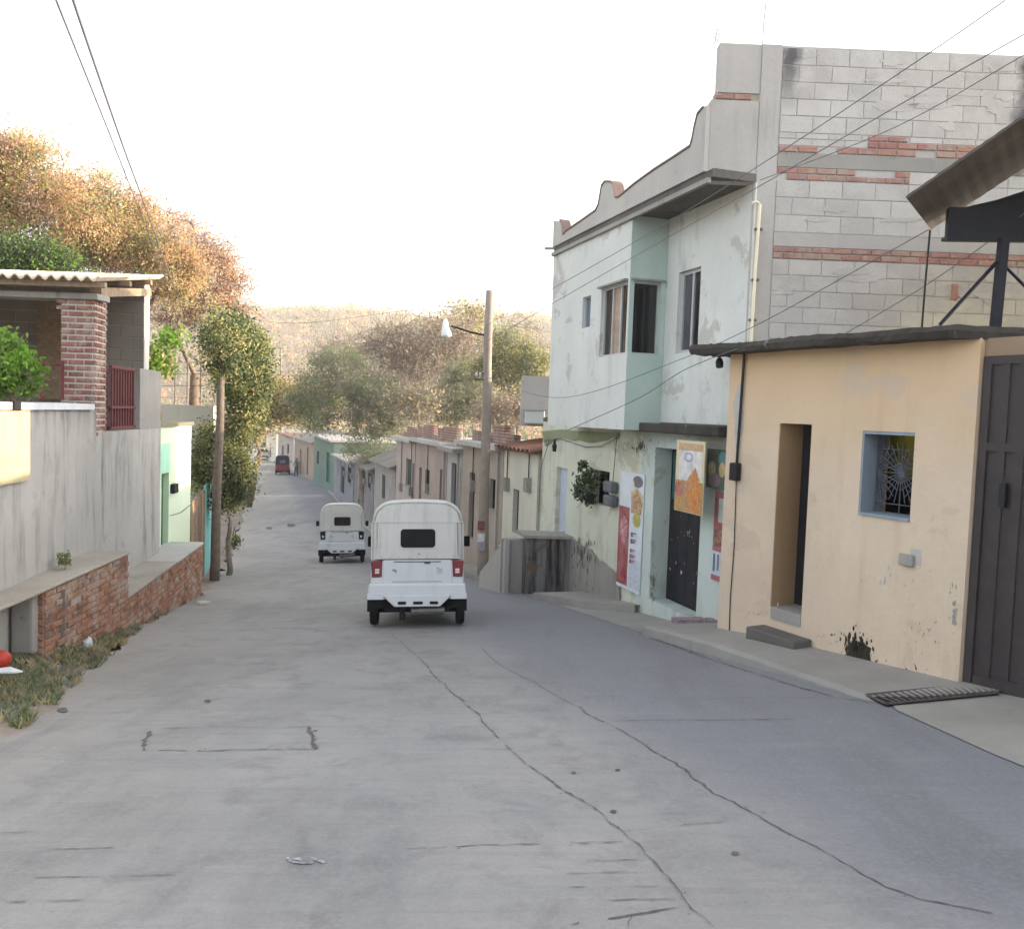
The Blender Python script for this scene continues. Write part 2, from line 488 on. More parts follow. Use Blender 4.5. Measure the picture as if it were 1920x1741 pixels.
# raised pavement before the yellow house, with its worn kerb
def slab_strip(name, inner, outer, h, mat, label=None, drop=0.35):
    """a raised strip: inner and outer edges as lists of (x, y)"""
    mb = MB()
    n = len(inner)
    for i in range(n - 1):
        a, b, c, d = inner[i], inner[i + 1], outer[i + 1], outer[i]
        T = [Vector((p[0], p[1], gz(*p) + h)) for p in (a, b, c, d)]
        mb.quad(*T)
        lo = [Vector((p[0], p[1], gz(*p) - drop)) for p in (c, d)]
        mb.quad(T[3], T[2], lo[0], lo[1])
    for p, q in ((inner[0], outer[0]), (inner[-1], outer[-1])):
        A, B = Vector((*p, gz(*p) + h)), Vector((*q, gz(*q) + h))
        mb.quad(A, B, Vector((*q, gz(*q) - drop)), Vector((*p, gz(*p) - drop)))
    o = mb.build(name, mat)
    o['kind'] = 'structure'
    return o
def wob_line(p, q, n, amp):
    return [(p[0] + (q[0] - p[0]) * i / n + random.uniform(-amp, amp), p[1] + (q[1] - p[1]) * i / n) for i in range(n + 1)]
k0 = ground(1640, 1312, 0.02); k1 = ground(1205, 1172, 0.13)
kerb_out = wob_line((k0.x, k0.y), (k1.x, k1.y), 24, 0.012)
kerb_in = [(x + 1.75, y + 0.45) for x, y in kerb_out]
def house_pave():
    mb = MB()
    n = len(kerb_out)
    for i in range(n - 1):
        h0 = 0.02 + 0.11 * min(1, i / (n - 1) * 1.6); h1 = 0.02 + 0.11 * min(1, (i + 1) / (n - 1) * 1.6)
        a, b, c, d = kerb_in[i], kerb_in[i + 1], kerb_out[i + 1], kerb_out[i]
        A, B, C, D = [Vector((*p, gz(*p) + h)) for p, h in ((a, h0 + .02), (b, h1 + .02), (c, h1), (d, h0))]
        cc, dd = C.lerp(B, 0.04), D.lerp(A, 0.04)
        C2, D2 = C - Vector((0, 0, .025)), D - Vector((0, 0, .025))
        mb.quad(A, B, cc, dd); mb.quad(dd, cc, C2, D2)
        mb.quad(D2, C2, C - Vector((0, 0, .4)), D - Vector((0, 0, .4)))
    a, d = kerb_in[-1], kerb_out[-1]
    A, D = Vector((*a, gz(*a) + .15)), Vector((*d, gz(*d) + .105))
    mb.quad(A, D, D - Vector((0, 0, .5)), A - Vector((0, 0, .5)))
    o = mb.build('pavement', M['pave']); o['kind'] = 'structure'
house_pave()
# sloping cement apron to the gate
ap = [[], []]
rows = []
for i in range(13):
    y = 0.5 + (k0.y + 0.9 - 0.5) * i / 12
    x0 = float(np.interp(y, [0, 3, 5, k0.y, k0.y + .9], [4.6, 3.75, 3.2, k0.x + .02, k0.x + .55]))
    rows.append([(x0 + (k0.x + 2.6 + (k0.y - y) * .31 - x0) * j / 8, y, gz(x0, y) + 0.012 + 0.009 * j) for j in range(9)])
sheet('driveway', rows, M['apron'])
# pavement before the shop, rising step by step down the street
sp = [ground(1210, 1143, 0.0), ground(1190, 1137, .10), ground(1090, 1127, .12), ground(1000, 1108, .14)]
slab_strip('pavement', [(p.x + 1.3, p.y + .3) for p in sp], [(p.x, p.y) for p in sp], 0.12, M['pave'])
sheet('pavement', [[(xr(y) - .04 + 2.2 * j / 6, y, gz(xr(y) - .04 + 2.2 * j / 6, y) + .008) for j in range(7)] for y in [8.0 + .5 * k for k in range(22)]], M['pave'])
# far pavement
ky = [18.2, 20, 24, 30, 36, 42, 47, 54, 60, 69, 74, 79, 90, 100, 120]
slab_strip('pavement', [(xr(y) + 2.4, y + .5) for y in ky], [(xr(y), y) for y in ky], 0.12, M['pave'])

# left verge: bank of dirt between the road and the brick planters
def vergez(x, y, t):
    return gz(x, y) + 0.24 * (1 - t) ** 1.3 * max(0, min(1, (13.5 - y) / 4)) + 0.015 + 0.025 * math.sin(x * 7 + y * 3) * math.sin(y * 5) * t * (1 - t) * 4 - 0.03 * (t > .95)
vrows = []
for i in range(90):
    y = 2.5 + i * 0.19
    a = xl(y) - 2.6; b = xl(y) + 0.10 + 0.10 * math.sin(y * 3.1) + 0.06 * math.sin(y * 7.7)
    vrows.append([(a + (b - a) * j / 16, y, vergez(a + (b - a) * j / 16, y, j / 16)) for j in range(17)])
sheet('verge', vrows, M['dirt'])
lrows = []
for i in range(60):
    y = 19.4 + i * 0.9
    a = xl(y) - 4.5; b = xl(y) + .05 + 0.12 * math.sin(y * 1.7)
    lrows.append([(a + (b - a) * j / 8, y, gz(a + (b - a) * j / 8, y) + 0.012) for j in range(9)])
sheet('verge', lrows, M['dirt'])

# ------------------------------------------------------------------ shared materials
M['yellow'] = plaster('yellow_plaster', '#cdbba6', '#93795c', 0.34, 0.30, '#c2ae9a', 0.06, var=0.11, bumpy=0.35, top_tint=(1.5, 2.7, '#ccae88'))
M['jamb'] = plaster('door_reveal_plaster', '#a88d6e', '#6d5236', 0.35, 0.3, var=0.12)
M['white'] = plaster('whitewash', '#cccfcb', '#66645f', 0.42, 0.42, '#b3b0aa', 0.02, var=0.09, alo=.40, streak_sc=(4, 4, .7))
M['mint'] = plaster('mint_plaster', '#c0cac5', '#5c6258', 0.45, 0.42, '#aeada2', 0.06, var=0.10, alo=.38, streak_sc=(4, 4, .8))
M['teal'] = plaster('teal_plaster', '#b6c8c1', '#6d958a', 0.22, 0.30, var=0.12)
M['lime'] = plaster('lime_plaster', '#cccebf', '#63664e', 0.48, 0.42, '#b0b09e', 0.07, var=0.11, alo=.38, streak_sc=(4, 4, .8))
M['cement'] = plaster('bare_cement', '#999691', '#4c4a46', 0.60, 0.65, var=0.18, bumpy=0.4)
M['cement_dark'] = plaster('mouldy_cement', '#65625f', '#282726', 0.65, 0.75, var=0.25, bumpy=0.45)
M['cement_light'] = plaster('pale_cement', '#b3b0ac', '#77747a', 0.35, 0.45, var=0.12, bumpy=0.3)
M['slab_edge'] = plaster('weathered_slab_edge', '#45423f', '#1c1a1a', 0.7, 0.8, '#7c7872', 0.0, var=0.3, bumpy=0.5)
M['leftwall'] = plaster('stained_grey_plaster', '#b1aea9', '#5d5a58', 0.35, 0.72, var=0.15, streak_sc=(4.5, 4.5, 0.75), slo=.48, alo=.36, drip=(1.05, 1.1))
M['black_mould'] = plaster('black_mould', '#3a352c', '#191714', 0.6, 0.6, var=0.35)
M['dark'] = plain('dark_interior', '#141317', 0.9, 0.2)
M['iron'] = plain('dark_iron', '#201f25', 0.55, 0.25, 9)
M['gate'] = plain('brown_gate_paint', '#3d3738', 0.6, 0.16, 5, bumpy=0.1)
M['shopdoor'] = plain('shop_door_sheet', '#28262c', 0.6, 0.3, 5, bumpy=0.15)
M['tealpaint'] = plain('teal_paint', '#2f5f66', 0.6, 0.2)
M['greenpaint'] = plain('green_paint', '#1f6a52', 0.6, 0.2)
M['mintpaint'] = plain('pale_mint_paint', '#a9dac0', 0.8, 0.08)
M['alu'] = plain('window_aluminium', '#b9bcbc', 0.45, 0.08, 8, 0.5, 0.3)
M['steelblue'] = plain('navy_steel', '#18202e', 0.5, 0.2)
M['sheetmetal'] = plain('galvanised_sheet', '#5b5552', 0.7, 0.25, 3, 0.3, 0.0)
M['pipe'] = plain('cream_pipe', '#e6dfc4', 0.5, 0.06)
M['wire'] = plain('black_cable', '#6c6a70', 0.7, 0.1)
M['wood'] = plain('weathered_wood', '#8c7a66', 0.85, 0.3, 12, bumpy=0.3)
M['woodpole'] = plain('grey_wooden_pole', '#6f655b', 0.9, 0.25, 9, bumpy=0.3)
M['redsteel'] = plain('red_oxide_paint', '#6a3436', 0.6, 0.25)
M['tile'] = plaster('old_roof_tile', '#86665a', '#4f403b', 0.5, 0.2, var=0.3)
M['curtain'] = plain('faded_curtain', '#a08d7e', 0.9, 0.25, 8)
def glassmat(name, c, rough=0.08):
    n = NM(name, rough, 0.6)
    return n.done(n.mix(n.ramp(n.noise(2.0, 2), 0.3, 0.7), scl(lin(c), 0.7), scl(lin(c), 1.3)))
M['glass'] = glassmat('dark_glass', '#17181d')
M['glassblue'] = glassmat('blue_glass', '#5e6a7a', 0.2)

def brickmat(name, cols):
    n = NM(name, 0.9, 0.2)
    r = n.rand()
    c = n.mix(n.ramp(r, 0.15, 0.35), lin(cols[0]), lin(cols[1]))
    c = n.mix(n.ramp(r, 0.45, 0.6), c, lin(cols[2]))
    c = n.mix(n.ramp(r, 0.82, 0.9), c, lin(cols[3]))
    c = n.mix(n.ramp(n.noise(7, 5), 0.45, 0.75, 0, 0.6), c, scl(lin(cols[1]), 0.6))
    c = n.mix(n.ramp(n.noise(3.2, 6, None, 0.7), 0.48, 0.62, 0, 0.7), c, lin('#a99d90'))
    c = n.mix(n.ramp(n.noise(9, 5, None, 0.7), 0.60, 0.68, 0, 0.7), c, lin('#c4bcb2'))
    n.bump(n.noise(40, 4), 0.6, 0.01)
    return n.done(c)
M['brick'] = brickmat('red_brick', ('#a07a63', '#8f6552', '#9b7058', '#7a5f54'))
M['brick_band'] = brickmat('thin_red_brick', ('#a87d76', '#a2756e', '#ab8476', '#9c7a74'))
M['mortar'] = plaster('mortar', '#a79c8e', '#6c6257', 0.4, 0.2, var=0.2, bumpy=0.5)

def blockmat():
    n = NM('concrete_block', 0.92, 0.2)
    r = n.rand()
    base = lin('#b9b6b2')
    c = n.mix(r, scl(base, 0.90), scl(base, 1.08))
    c = n.mix(n.ramp(n.noise(3.0, 6, None, 0.65), 0.45, 0.62, 0, 0.6), c, lin('#c6c3bf'))
    c = n.mix(n.ramp(n.noise(1.1, 4), 0.5, 0.75, 0, 0.45), c, lin('#9c9996'))
    X, Y, Z = n.sep()[0], n.sep()[1], n.sep()[2]
    wob = n.math('MULTIPLY', n.math('SUBTRACT', n.noise(2.2, 4), 0.5), 0.5)
    for x0, zt in ((3.13, 5.55), (6.05, 5.1)):           # black mould running down from the wall top
        d = n.math('ABSOLUTE', n.math('ADD', n.math('SUBTRACT', X, x0), wob))
        k = n.math('MULTIPLY', n.ramp(d, 0.06, 0.20, 0.85, 0), n.ramp(Z, zt - 0.25, zt + 0.35))
        c = n.mix(k, c, lin('#3f4046'))
    n.bump(n.math('ADD', n.noise(12, 5), n.noise(60, 3)), 0.45, 0.012)
    return n.done(c)
M['block'] = blockmat()
M['blockmortar'] = plaster('block_mortar', '#b7b4b0', '#77746f', 0.3, 0.3, var=0.12, bumpy=0.4)

# one shared chamfered unit piece for bricks, blocks and slats
def unit_piece(name, mat, ch=0.12, chz=0.2):
    mb = MB()
    x, z = 0.5, 0.5
    B = [(-x, 0, -z), (x, 0, -z), (x, 0, z), (-x, 0, z)]
    m1 = [(-x, -.75, -z), (x, -.75, -z), (x, -.75, z), (-x, -.75, z)]
    f = [(-x + ch, -1, -z + chz), (x - ch, -1, -z + chz), (x - ch, -1, z - chz), (-x + ch, -1, z - chz)]
    mb.add(B + m1 + f, [(0, 1, 5, 4), (1, 2, 6, 5), (2, 3, 7, 6), (3, 0, 4, 7), (4, 5, 9, 8), (5, 6, 10, 9), (6, 7, 11, 10), (7, 4, 8, 11), (8, 9, 10, 11)])
    return mb.mesh(name, mat)
M['pillarbrick'] = brickmat('pillar_brick', ('#94675d', '#7c544c', '#8a6058', '#66504c'))
M['palemortar'] = plaster('pale_mortar', '#c6beb4', '#8f867c', 0.3, 0.2, var=0.12, bumpy=0.4)
ME_PILLAR = unit_piece('brick', M['pillarbrick'], 0.05, 0.14)
ME_BRICK = unit_piece('brick', M['brick'], 0.05, 0.14)
ME_BAND = unit_piece('brick', M['brick_band'], 0.04, 0.12)
ME_BLOCK = unit_piece('block', M['block'], 0.03, 0.05)

def piece(me, name, W, u, z, w, h, proud, parent, o=0.0, jit=0.0):
    """one brick or block set in a wall plane, its face proud of the joints"""
    ob = bpy.data.objects.new(name, me)
    col.objects.link(ob)
    c = W.pt(u, z, o)
    X, Yv = W.d, -W.n
    mm = Matrix.Identity(4)
    t = random.uniform(-jit, jit)
    for i in range(3):
        mm[i][0] = X[i] * w; mm[i][1] = Yv[i] * (proud + random.uniform(-1, 1) * proud * 0.3 * (jit > 0)); mm[i][2] = (0, 0, 1)[i] * h; mm[i][3] = c[i]
    mm[2][0] = t * w
    ob.matrix_basis = mm
    attach(ob, parent)
    return ob

def window(parent, W, r, off, mat_frame, mat_glass, n=2, fw=0.04, name='window', depth=0.05, special=None):
    a, b, c, d = r
    mb = MB()
    mb.wbox(W, a, b, c, c + fw, off - depth, off); mb.wbox(W, a, b, d - fw, d, off - depth, off)
    mb.wbox(W, a, a + fw, c + fw, d - fw, off - depth, off); mb.wbox(W, b - fw, b, c + fw, d - fw, off - depth, off)
    xs_ = [a + fw + (b - a - 2 * fw) * i / n for i in range(n + 1)]
    for x in xs_[1:-1]: mb.wbox(W, x - fw / 2, x + fw / 2, c + fw, d - fw, off - depth * .9, off - .003)
    o = mb.build(name, mat_frame, parent)
    for i in range(n):
        g = MB().wbox(W, xs_[i] + (fw / 2 if i else 0), xs_[i + 1] - (fw / 2 if i < n - 1 else 0), c + fw, d - fw, off - depth * .7, off - depth * .55)
        g.build('pane', special.get(i, mat_glass) if special else mat_glass, o)
    return o

# ------------------------------------------------------------------ yellow house with the iron gate
yA, yB = ground(1797, 1275, .06), ground(1345, 1175, .15)
WY = Wall(yA, yB)
yh = thing('yellow_house', (yA.x, yA.y, yA.z), 'peach yellow single storey house with dark weathered roof slab and recessed door', 'house')
ZR = 2.40                                             # underside of the roof slab
door_r = WY.rect(1453, 794, 1513, 1137); door_r = (door_r[0], door_r[1], -0.47, door_r[3])
win_r = WY.rect(1613, 809, 1711, 972)
mb = MB()
mb.facade(WY, 0.0, WY.L, -1.6, ZR, [door_r, win_r], 0.40)
for (u, dirn) in ((0.0, 1), (WY.L, -1)):              # end walls running back from the street front
    a, b = WY.pt(u, -1.6, -.401), WY.pt(u + dirn * .2, -1.6, -.401)
    a2, b2 = WY.pt(u, -1.6, -3.6), WY.pt(u + dirn * .2, -1.6, -3.6)
    mb.prism([a, b, b2, a2], (0, 0, ZR + 1.6))
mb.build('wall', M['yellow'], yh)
# partition inside with a wide opening on to a bright green-yellow yard wall
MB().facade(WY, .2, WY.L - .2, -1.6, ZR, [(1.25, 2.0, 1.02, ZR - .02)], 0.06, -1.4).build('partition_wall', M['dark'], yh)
M['yard'] = plaster('yard_wall_paint', '#c9c840', '#8f8c2c', 0.1, 0.1, var=0.08)
ydw = MB().wbox(WY, 1.2, 2.6, -1.6, ZR, -1.72, -1.66).build('yard_wall', M['yard'], yh)
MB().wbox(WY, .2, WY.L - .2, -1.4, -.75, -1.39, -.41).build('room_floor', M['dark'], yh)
# reveals of the door, then the leaf, far back in the recess
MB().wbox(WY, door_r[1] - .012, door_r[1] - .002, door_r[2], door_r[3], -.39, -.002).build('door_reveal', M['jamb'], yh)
dl = MB().wbox(WY, door_r[0] + .002, door_r[1] - .02, door_r[2] + .01, door_r[3] - .01, -.39, -.35).build('door', M['iron'], yh)
for zz in (-.2, .35, .9): MB().wbox(WY, door_r[0] + .05, door_r[1] - .12, zz - .2, zz + .2, -.35, -.342).build('door_panel', M['iron'], dl)
MB().wbox(WY, door_r[0] + .003, door_r[1] - .022, -.60, -.466, -.34, .012).build('threshold', M['cement'], yh)
# window: blue reveals, sill and a wrought grille of fans
wa, wb, wc, wd = win_r
M['bluegrey'] = plaster('blue_grey_paint', '#8b97a3', '#4d5560', 0.4, 0.3, var=0.15)
mb = MB()
mb.wbox(WY, wb - .02, wb + .001 - .004, wc + .02, wd - .003, -.33, -.004); mb.wbox(WY, wa + .003, wb - .02, wc + .003, wc + .03, -.33, .02)
mb.wbox(WY, wa + .003, wb - .02, wd - .03, wd - .003, -.33, -.004)
wf = mb.build('window', M['bluegrey'], yh)
M['grille'] = plain('grille_paint', '#50555c', 0.5, 0.2)
def bar(p, q, r=.006):
    return MB().tube([WY.pt(p[0], p[1], -.2), WY.pt(q[0], q[1], -.2)], r, 6).build('grille_bar', M['grille'], wf)
um, zm = (wa + wb) / 2 - .02, wc + (wd - wc) * .52
ua_, ub_, za_, zb_ = wa + .01, wb - .025, wc + .035, wd - .035
for zz in (za_ + .12 * (zb_ - za_), zm, za_ + .82 * (zb_ - za_)): bar((ua_, zz), (ub_, zz))
for uu in (ua_ + .01, ub_ - .01, um): bar((uu, za_), (uu, zb_))
for uu in (ua_ + .25 * (ub_ - ua_), ua_ + .75 * (ub_ - ua_)): bar((uu, zb_ - .18 * (zb_ - za_)), (uu, zb_))
for cx_, s_ in ((um, 1), (um, -1), (ua_ + .02, 1), (ub_ - .02, -1)):
    for ang in (20, 35, 50, 65, 78):
        for v in (1, -1):
            L_ = .30
            q = (cx_ + s_ * L_ * math.cos(math.radians(ang)), zm + v * L_ * math.sin(math.radians(ang)))
            if ua_ < q[0] < ub_: bar((cx_, zm), q, .0055)
            else:
                k_ = ((ub_ if s_ > 0 else ua_) - cx_) / (q[0] - cx_)
                bar((cx_, zm), (cx_ + (q[0] - cx_) * k_, zm + (q[1] - zm) * k_), .0055)
# roof slab, its street edge turning along the front over the gate
f1 = WY.pt(WY.L + .42, ZR, .30); f2 = WY.pt(.50, ZR, .34)
g1 = Vector((f2.x + .25, f2.y - .28, ZR)); g2 = Vector((8.2, f2.y - .42, ZR))
b1 = Vector((8.2, 10.2, ZR)); b2 = WY.pt(WY.L + .10, ZR, -.9); b2 = Vector((b2.x, 10.3, ZR))
# slab cut away over the yard: a front strip only
s1 = WY.pt(WY.L + .42, ZR, -.62); s2 = WY.pt(-1.9, ZR, -1.56)
edge = [f1, WY.pt(2.6, ZR, .31), WY.pt(1.6, ZR, .36), WY.pt(.95, ZR, .35), f2, g1, Vector((5.2, g1.y - .07, ZR)), g2, s2 + Vector((1.6, -1.2, 0)), s2, WY.pt(1.25, ZR, -1.56), WY.pt(1.25, ZR, -.62), s1]
dense = []
for a, b in zip(edge, edge[1:] + edge[:1]):
    n_ = max(1, int((b - a).length / .06))
    dense += [a.lerp(b, i / n_) for i in range(n_)]
mb = MB(); nD = len(dense); low, high, mid_ = [], [], []
for i, p in enumerate(dense):
    j_ = .012 * math.sin(i * .37) + random.uniform(-.012, .012)
    k_ = .010 * math.sin(i * .23 + 1) + random.uniform(-.008, .008)
    c_ = (Vector((5.2, 9.0, ZR)) - p); c_.z = 0; c_.normalize()
    low.append(p + c_ * (.02 + random.uniform(0, .015)) + Vector((0, 0, random.uniform(-.012, .006) - .004))); mid_.append(p - c_ * j_ + Vector((0, 0, .05 + k_))); high.append(p + c_ * (.02 + random.uniform(0, .02)) + Vector((0, 0, .098 + k_)))
mb.add(low + mid_ + high, [(r * nD + i, r * nD + (i + 1) % nD, (r + 1) * nD + (i + 1) % nD, (r + 1) * nD + i) for r in range(2) for i in range(nD)] + [tuple(range(nD - 1, -1, -1)), tuple(range(2 * nD, 3 * nD))])
rf = mb.build('roof', M['slab_edge'], yh)
# strip of wall and column between house and gate, then lintel
# conduit and meter at the far corner of the front
u_, z_ = WY.hit(1399, 670); u2_, z2_ = WY.hit(1384, 880)
MB().tube([WY.pt(u_, ZR - .01, .03), WY.pt(u2_, z2_, .03)], .016, 8).build('conduit', M['iron'], yh)
mt = MB().wbox(WY, u2_ - .06, u2_ + .06, z2_ - .13, z2_ + .08, .002, .09).build('meter_box', M['iron'], yh); bevel(mt, .015, 2)
MB().tube([WY.pt(u2_, z2_ - .13, .02), WY.pt(u2_ - .01, 0.1, .012), WY.pt(u2_ + .01, -.5, .012), WY.pt(u2_, -.93, .012)], .006, 6).build('earth_wire', M['iron'], yh)
r = WY.rect(1690, 1038, 1716, 1060)
sb_ = MB().wbox(WY, r[0], r[1], r[2], r[3], .002, .05).build('switch_box', M['cement'], yh); bevel(sb_, .008)
MB().wbox(WY, r[0] - .06, r[0] + .05, r[2] + .02, r[3] + .06, .001, .004).build('plaster_patch', M['cement_light'], yh)
def splat(W, pts, off, mat, name, parent, n=4, jit=.03):
    P = []
    for i in range(len(pts)):
        a, b = pts[i], pts[(i + 1) % len(pts)]
        for k in range(n):
            t = k / n
            u, z = W.hit(a[0] + (b[0] - a[0]) * t, a[1] + (b[1] - a[1]) * t)
            P.append(W.pt(u + random.uniform(-jit, jit), z + random.uniform(-jit, jit), off))
    return MB().prism(P, W.n * -.004).build(name, mat, parent)
def mould(W, cx_, cy_, rx, ry, n, mat, parent, off=.003, lo=.006, hi=.03):
    for i in range(n):
        a = random.uniform(0, 2 * math.pi); q = min(1.2, abs(random.gauss(0, .5)))
        px, py = cx_ + rx * q * math.cos(a), cy_ + ry * q * math.sin(a)
        u, z = W.hit(px, py)
        s_ = random.uniform(lo, hi) * (1.3 - q)
        P = [W.pt(u + s_ * random.uniform(.5, 1) * math.cos(k * .9), z + 2.6 * s_ * random.uniform(.3, 1) * math.sin(k * .9), off + .0004 * (i % 7)) for k in range(7)]
        MB().prism(P, W.n * .0003).build('mould_patch', mat, parent)
mould(WY, 1606, 1216, 40, 44, 120, M['black_mould'], yh, .003, .005, .032)
mould(WY, 1622, 1240, 55, 22, 30, M['black_mould'], yh, .003, .004, .012)
mould(WY, 1700, 1255, 90, 18, 26, M['black_mould'], yh, .003, .003, .009)
mould(WY, 1420, 1150, 50, 30, 16, M['black_mould'], yh, .002, .002, .006)
mould(WY, 1560, 1190, 60, 40, 20, M['black_mould'], yh, .002, .002, .006)
mould(WY, 1740, 1180, 60, 80, 24, M['cement'], yh, .002, .003, .010)
mould(WY, 1790, 1150, 16, 120, 26, M['cement'], yh, .002, .004, .014)
mould(WY, 1455, 1145, 14, 16, 24, M['cement_light'], yh, .002, .008, .022)
mould(WY, 1660, 1090, 120, 60, 22, M['cement_light'], yh, .002, .004, .016)
splat(WY, [(1586, 1232), (1592, 1215), (1598, 1200), (1606, 1212), (1616, 1192), (1622, 1212), (1632, 1215), (1634, 1250)], .004, M['black_mould'], 'mould_patch', yh, 3, .012)
splat(WY, [(1383, 720), (1394, 715), (1392, 760), (1396, 800), (1380, 840), (1376, 760)], .003, M['cement_light'], 'plaster_patch', yh, 3, .02)
# step before the door
r0 = WY.hit(1397, 1195, .28); r1 = WY.hit(1488, 1195, .28)
st = MB().wbox(WY, r1[0], r0[0], -1.35, -.69, .003, .28).build('doorstep', M['cement_dark'])
tag(st, 'low dark cement step below the door of the yellow house', 'step'); bevel(st, .02, 2)
# camera lamp under the far roof corner
l_ = at(1349, 679, 10.5)
lp = MB(); lp.tube([l_ + Vector((0, 0, .13)), l_ + Vector((0, 0, .05))], .015, 8); lp.tube([l_ + Vector((.0, 0, .05)), l_, l_ + Vector((0, -.02, -.06))], [.03, .05, .045], 10)
lpo = lp.build('lamp', M['iron'], yh)

# gate
gt = thing('iron_gate', WY.pt(-.4, -.6, -.2), 'tall dark brown sheet metal gate beside the yellow house', 'gate')
GO = -.07
gate_z0, gate_z1 = -.52, 2.24
def gz_of(u):
    p = WY.pt(u, 0, GO); return gz(p.x, p.y) - .02
fr = MB()
fr.wbox(WY, -.085, -.012, gz_of(0), gate_z1, GO - .03, GO + .03)
fr.wbox(WY, -4.2, -.085, 1.42, 1.49, GO - .02, GO + .028)
fr.wbox(WY, -4.2, -.085, gate_z1 - .07, gate_z1, GO - .02, GO + .028)
pts = [WY.pt(-.1, gz_of(-.1) + .02, GO + .03), WY.pt(-4.2, gz_of(-4.2) + .02, GO + .03), WY.pt(-4.2, gz_of(-4.2) + .14, GO + .03), WY.pt(-.1, gz_of(-.1) + .14, GO + .03)]
fr.prism(pts, WY.n * -.05)
fr.build('gate_frame', M['gate'], gt)
k = 0
u = -.087
while u > -4.2:
    MB().wbox(WY, u - .078, u, gz_of(u) + .05, gate_z1 - .02, GO - .015, GO + .004 + .020 * (k % 2)).build('slat', M['gate'], gt)
    u -= .082; k += 1
lk = WY.rect(1880, 905, 1892, 950, GO)
MB().wbox(WY, lk[0], lk[1], lk[2], lk[3], GO + .02, GO + .06).build('lock', M['iron'], gt)
mb = MB().wbox(WY, -4.3, -.001, gate_z1 + .004, ZR, -.34, -.06)
mb.build('lintel', plaster('brown_plaster', '#94806c', '#5a4433', .3, .3), yh)
mb = MB().wbox(WY, -7.5, -4.25, -1.0, 2.9, -.34, -.05)
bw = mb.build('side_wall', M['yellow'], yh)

# drain grate across the foot of the apron
ga, gb, gc, gd = ground(1625, 1302, .03), ground(1850, 1280, .03), ground(1872, 1298, .03), ground(1662, 1319, .03)
gr = thing('drain_grate', ga, 'rusty steel drain grate with slanted bars before the gate', 'grate')
MB().prism([ga - Vector((0, 0, .02)), gb - Vector((0, 0, .02)), gc - Vector((0, 0, .02)), gd - Vector((0, 0, .02))], (0, 0, .015)).build('pit', M['dark'], gr)
mb = MB()
for p, q in ((ga, gb), (gd, gc), (ga, gd), (gb, gc)):
    mb.tube([p, q], .012, 4)
M['rust'] = plain('rusty_steel', '#57504c', 0.8, 0.3, 14)
mb.build('frame', M['rust'], gr)
for i in range(1, 19):
    t = i / 19
    p, q = ga.lerp(gb, t), gd.lerp(gc, min(1, t + .03))
    MB().tube([p, q], .010, 4).build('bar', M['rust'], gr)

# lean-to roof on posts standing on the flat roof
aw = thing('rooftop_shelter', at(1872, 588, 8.4), 'sheet metal shelter roof on navy steel posts above the yellow house', 'shelter')
T_, B_, U_ = at(1700, 372, 7.9), at(1746, 431, 9.3), at(2080, 110, 7.2)
V_ = U_ + (B_ - T_) * 1.0
nrm = (U_ - T_).cross(B_ - T_).normalized()
if nrm.z < 0: nrm = -nrm
mb = MB()
nn = 26
for i in range(nn):                                     # ribbed sheet
    a, b = T_.lerp(U_, i / nn), T_.lerp(U_, (i + 1) / nn)
    e = B_ - T_
    h0, h1 = nrm * (.004 if i % 2 else 0), nrm * (0 if i % 2 else .004)
    mb.quad(a + h0, b + h1, b + h1 + e, a + h0 + e); mb.quad(a + h0 + nrm * .02, b + h1 + nrm * .02, b + h1 + e + nrm * .02, a + h0 + e + nrm * .02)
mb.quad(T_, T_ + nrm * .02, B_ + nrm * .02, B_); mb.quad(T_, T_ + nrm * .02, U_ + nrm * .02, U_)
mb.build('roof', M['sheetmetal'], aw)
e = B_ - T_; dn_ = Vector((5.5, .3, -2.9))
MB().prism([U_ - e * .3, U_ + dn_ - e * .3, U_ + dn_ + e * 1.5, U_ + e * 1.5], (0, 0, .025)).build('roof', M['sheetmetal'], aw)  # unseen second slope, added to keep sun off the ribbed sheet's underside
p0, p1 = at(1776, 388, 8.7), at(1776, 449, 8.7)
hh = (p0 - p1).length
bx = Vector((p1.x, p1.y, p1.z))
MB().prism([bx, bx + Vector((3.2, -.35, .0)), bx + Vector((3.2, -.35, hh)), bx + Vector((0, 0, hh))], (0.03, .12, 0)).build('beam', M['steelblue'], aw)
MB().prism([bx + Vector((-.05, .02, -.02)), bx + Vector((3.2, -.33, -.02)), bx + Vector((3.2, -.33, .02)), bx + Vector((-.05, .02, .02))], (0.03, -.06, 0)).build('beam_flange', M['steelblue'], aw)
MB().prism([bx + Vector((.1, .1, hh)), bx + Vector((3.2, -.2, hh)), bx + Vector((3.2, -.2, hh + .62)), bx + Vector((1.6, -.05, hh + .5)), bx + Vector((.5, .05, hh + .1))], (0.03, .1, 0)).build('gable_panel', M['steelblue'], aw)
ps_, pe_ = at(1866, 614, 8.5), at(1882, 449, 8.5)
MB().box((ps_ + pe_) / 2, (.08, .08, (pe_ - ps_).length + .04), Matrix.Rotation(math.atan2((pe_ - ps_).x, (pe_ - ps_).z), 3, 'Y')).build('post', M['steelblue'], aw)
for q in ((1776, 585), (1985, 590)):
    a, b = at(q[0] - 14 * (1 if q[0] < 1873 else -1), q[1] + 24, 8.5), at(1873, 487, 8.5)
    MB().tube([a, b], .019, 4).build('brace', M['steelblue'], aw)
a, b = at(1744, 432, 9.1), at(1736, 520, 9.0); c = at(1728, 622, 8.9)
MB().tube([a, b, c], .012, 6).build('drain_wire', M['iron'], aw)

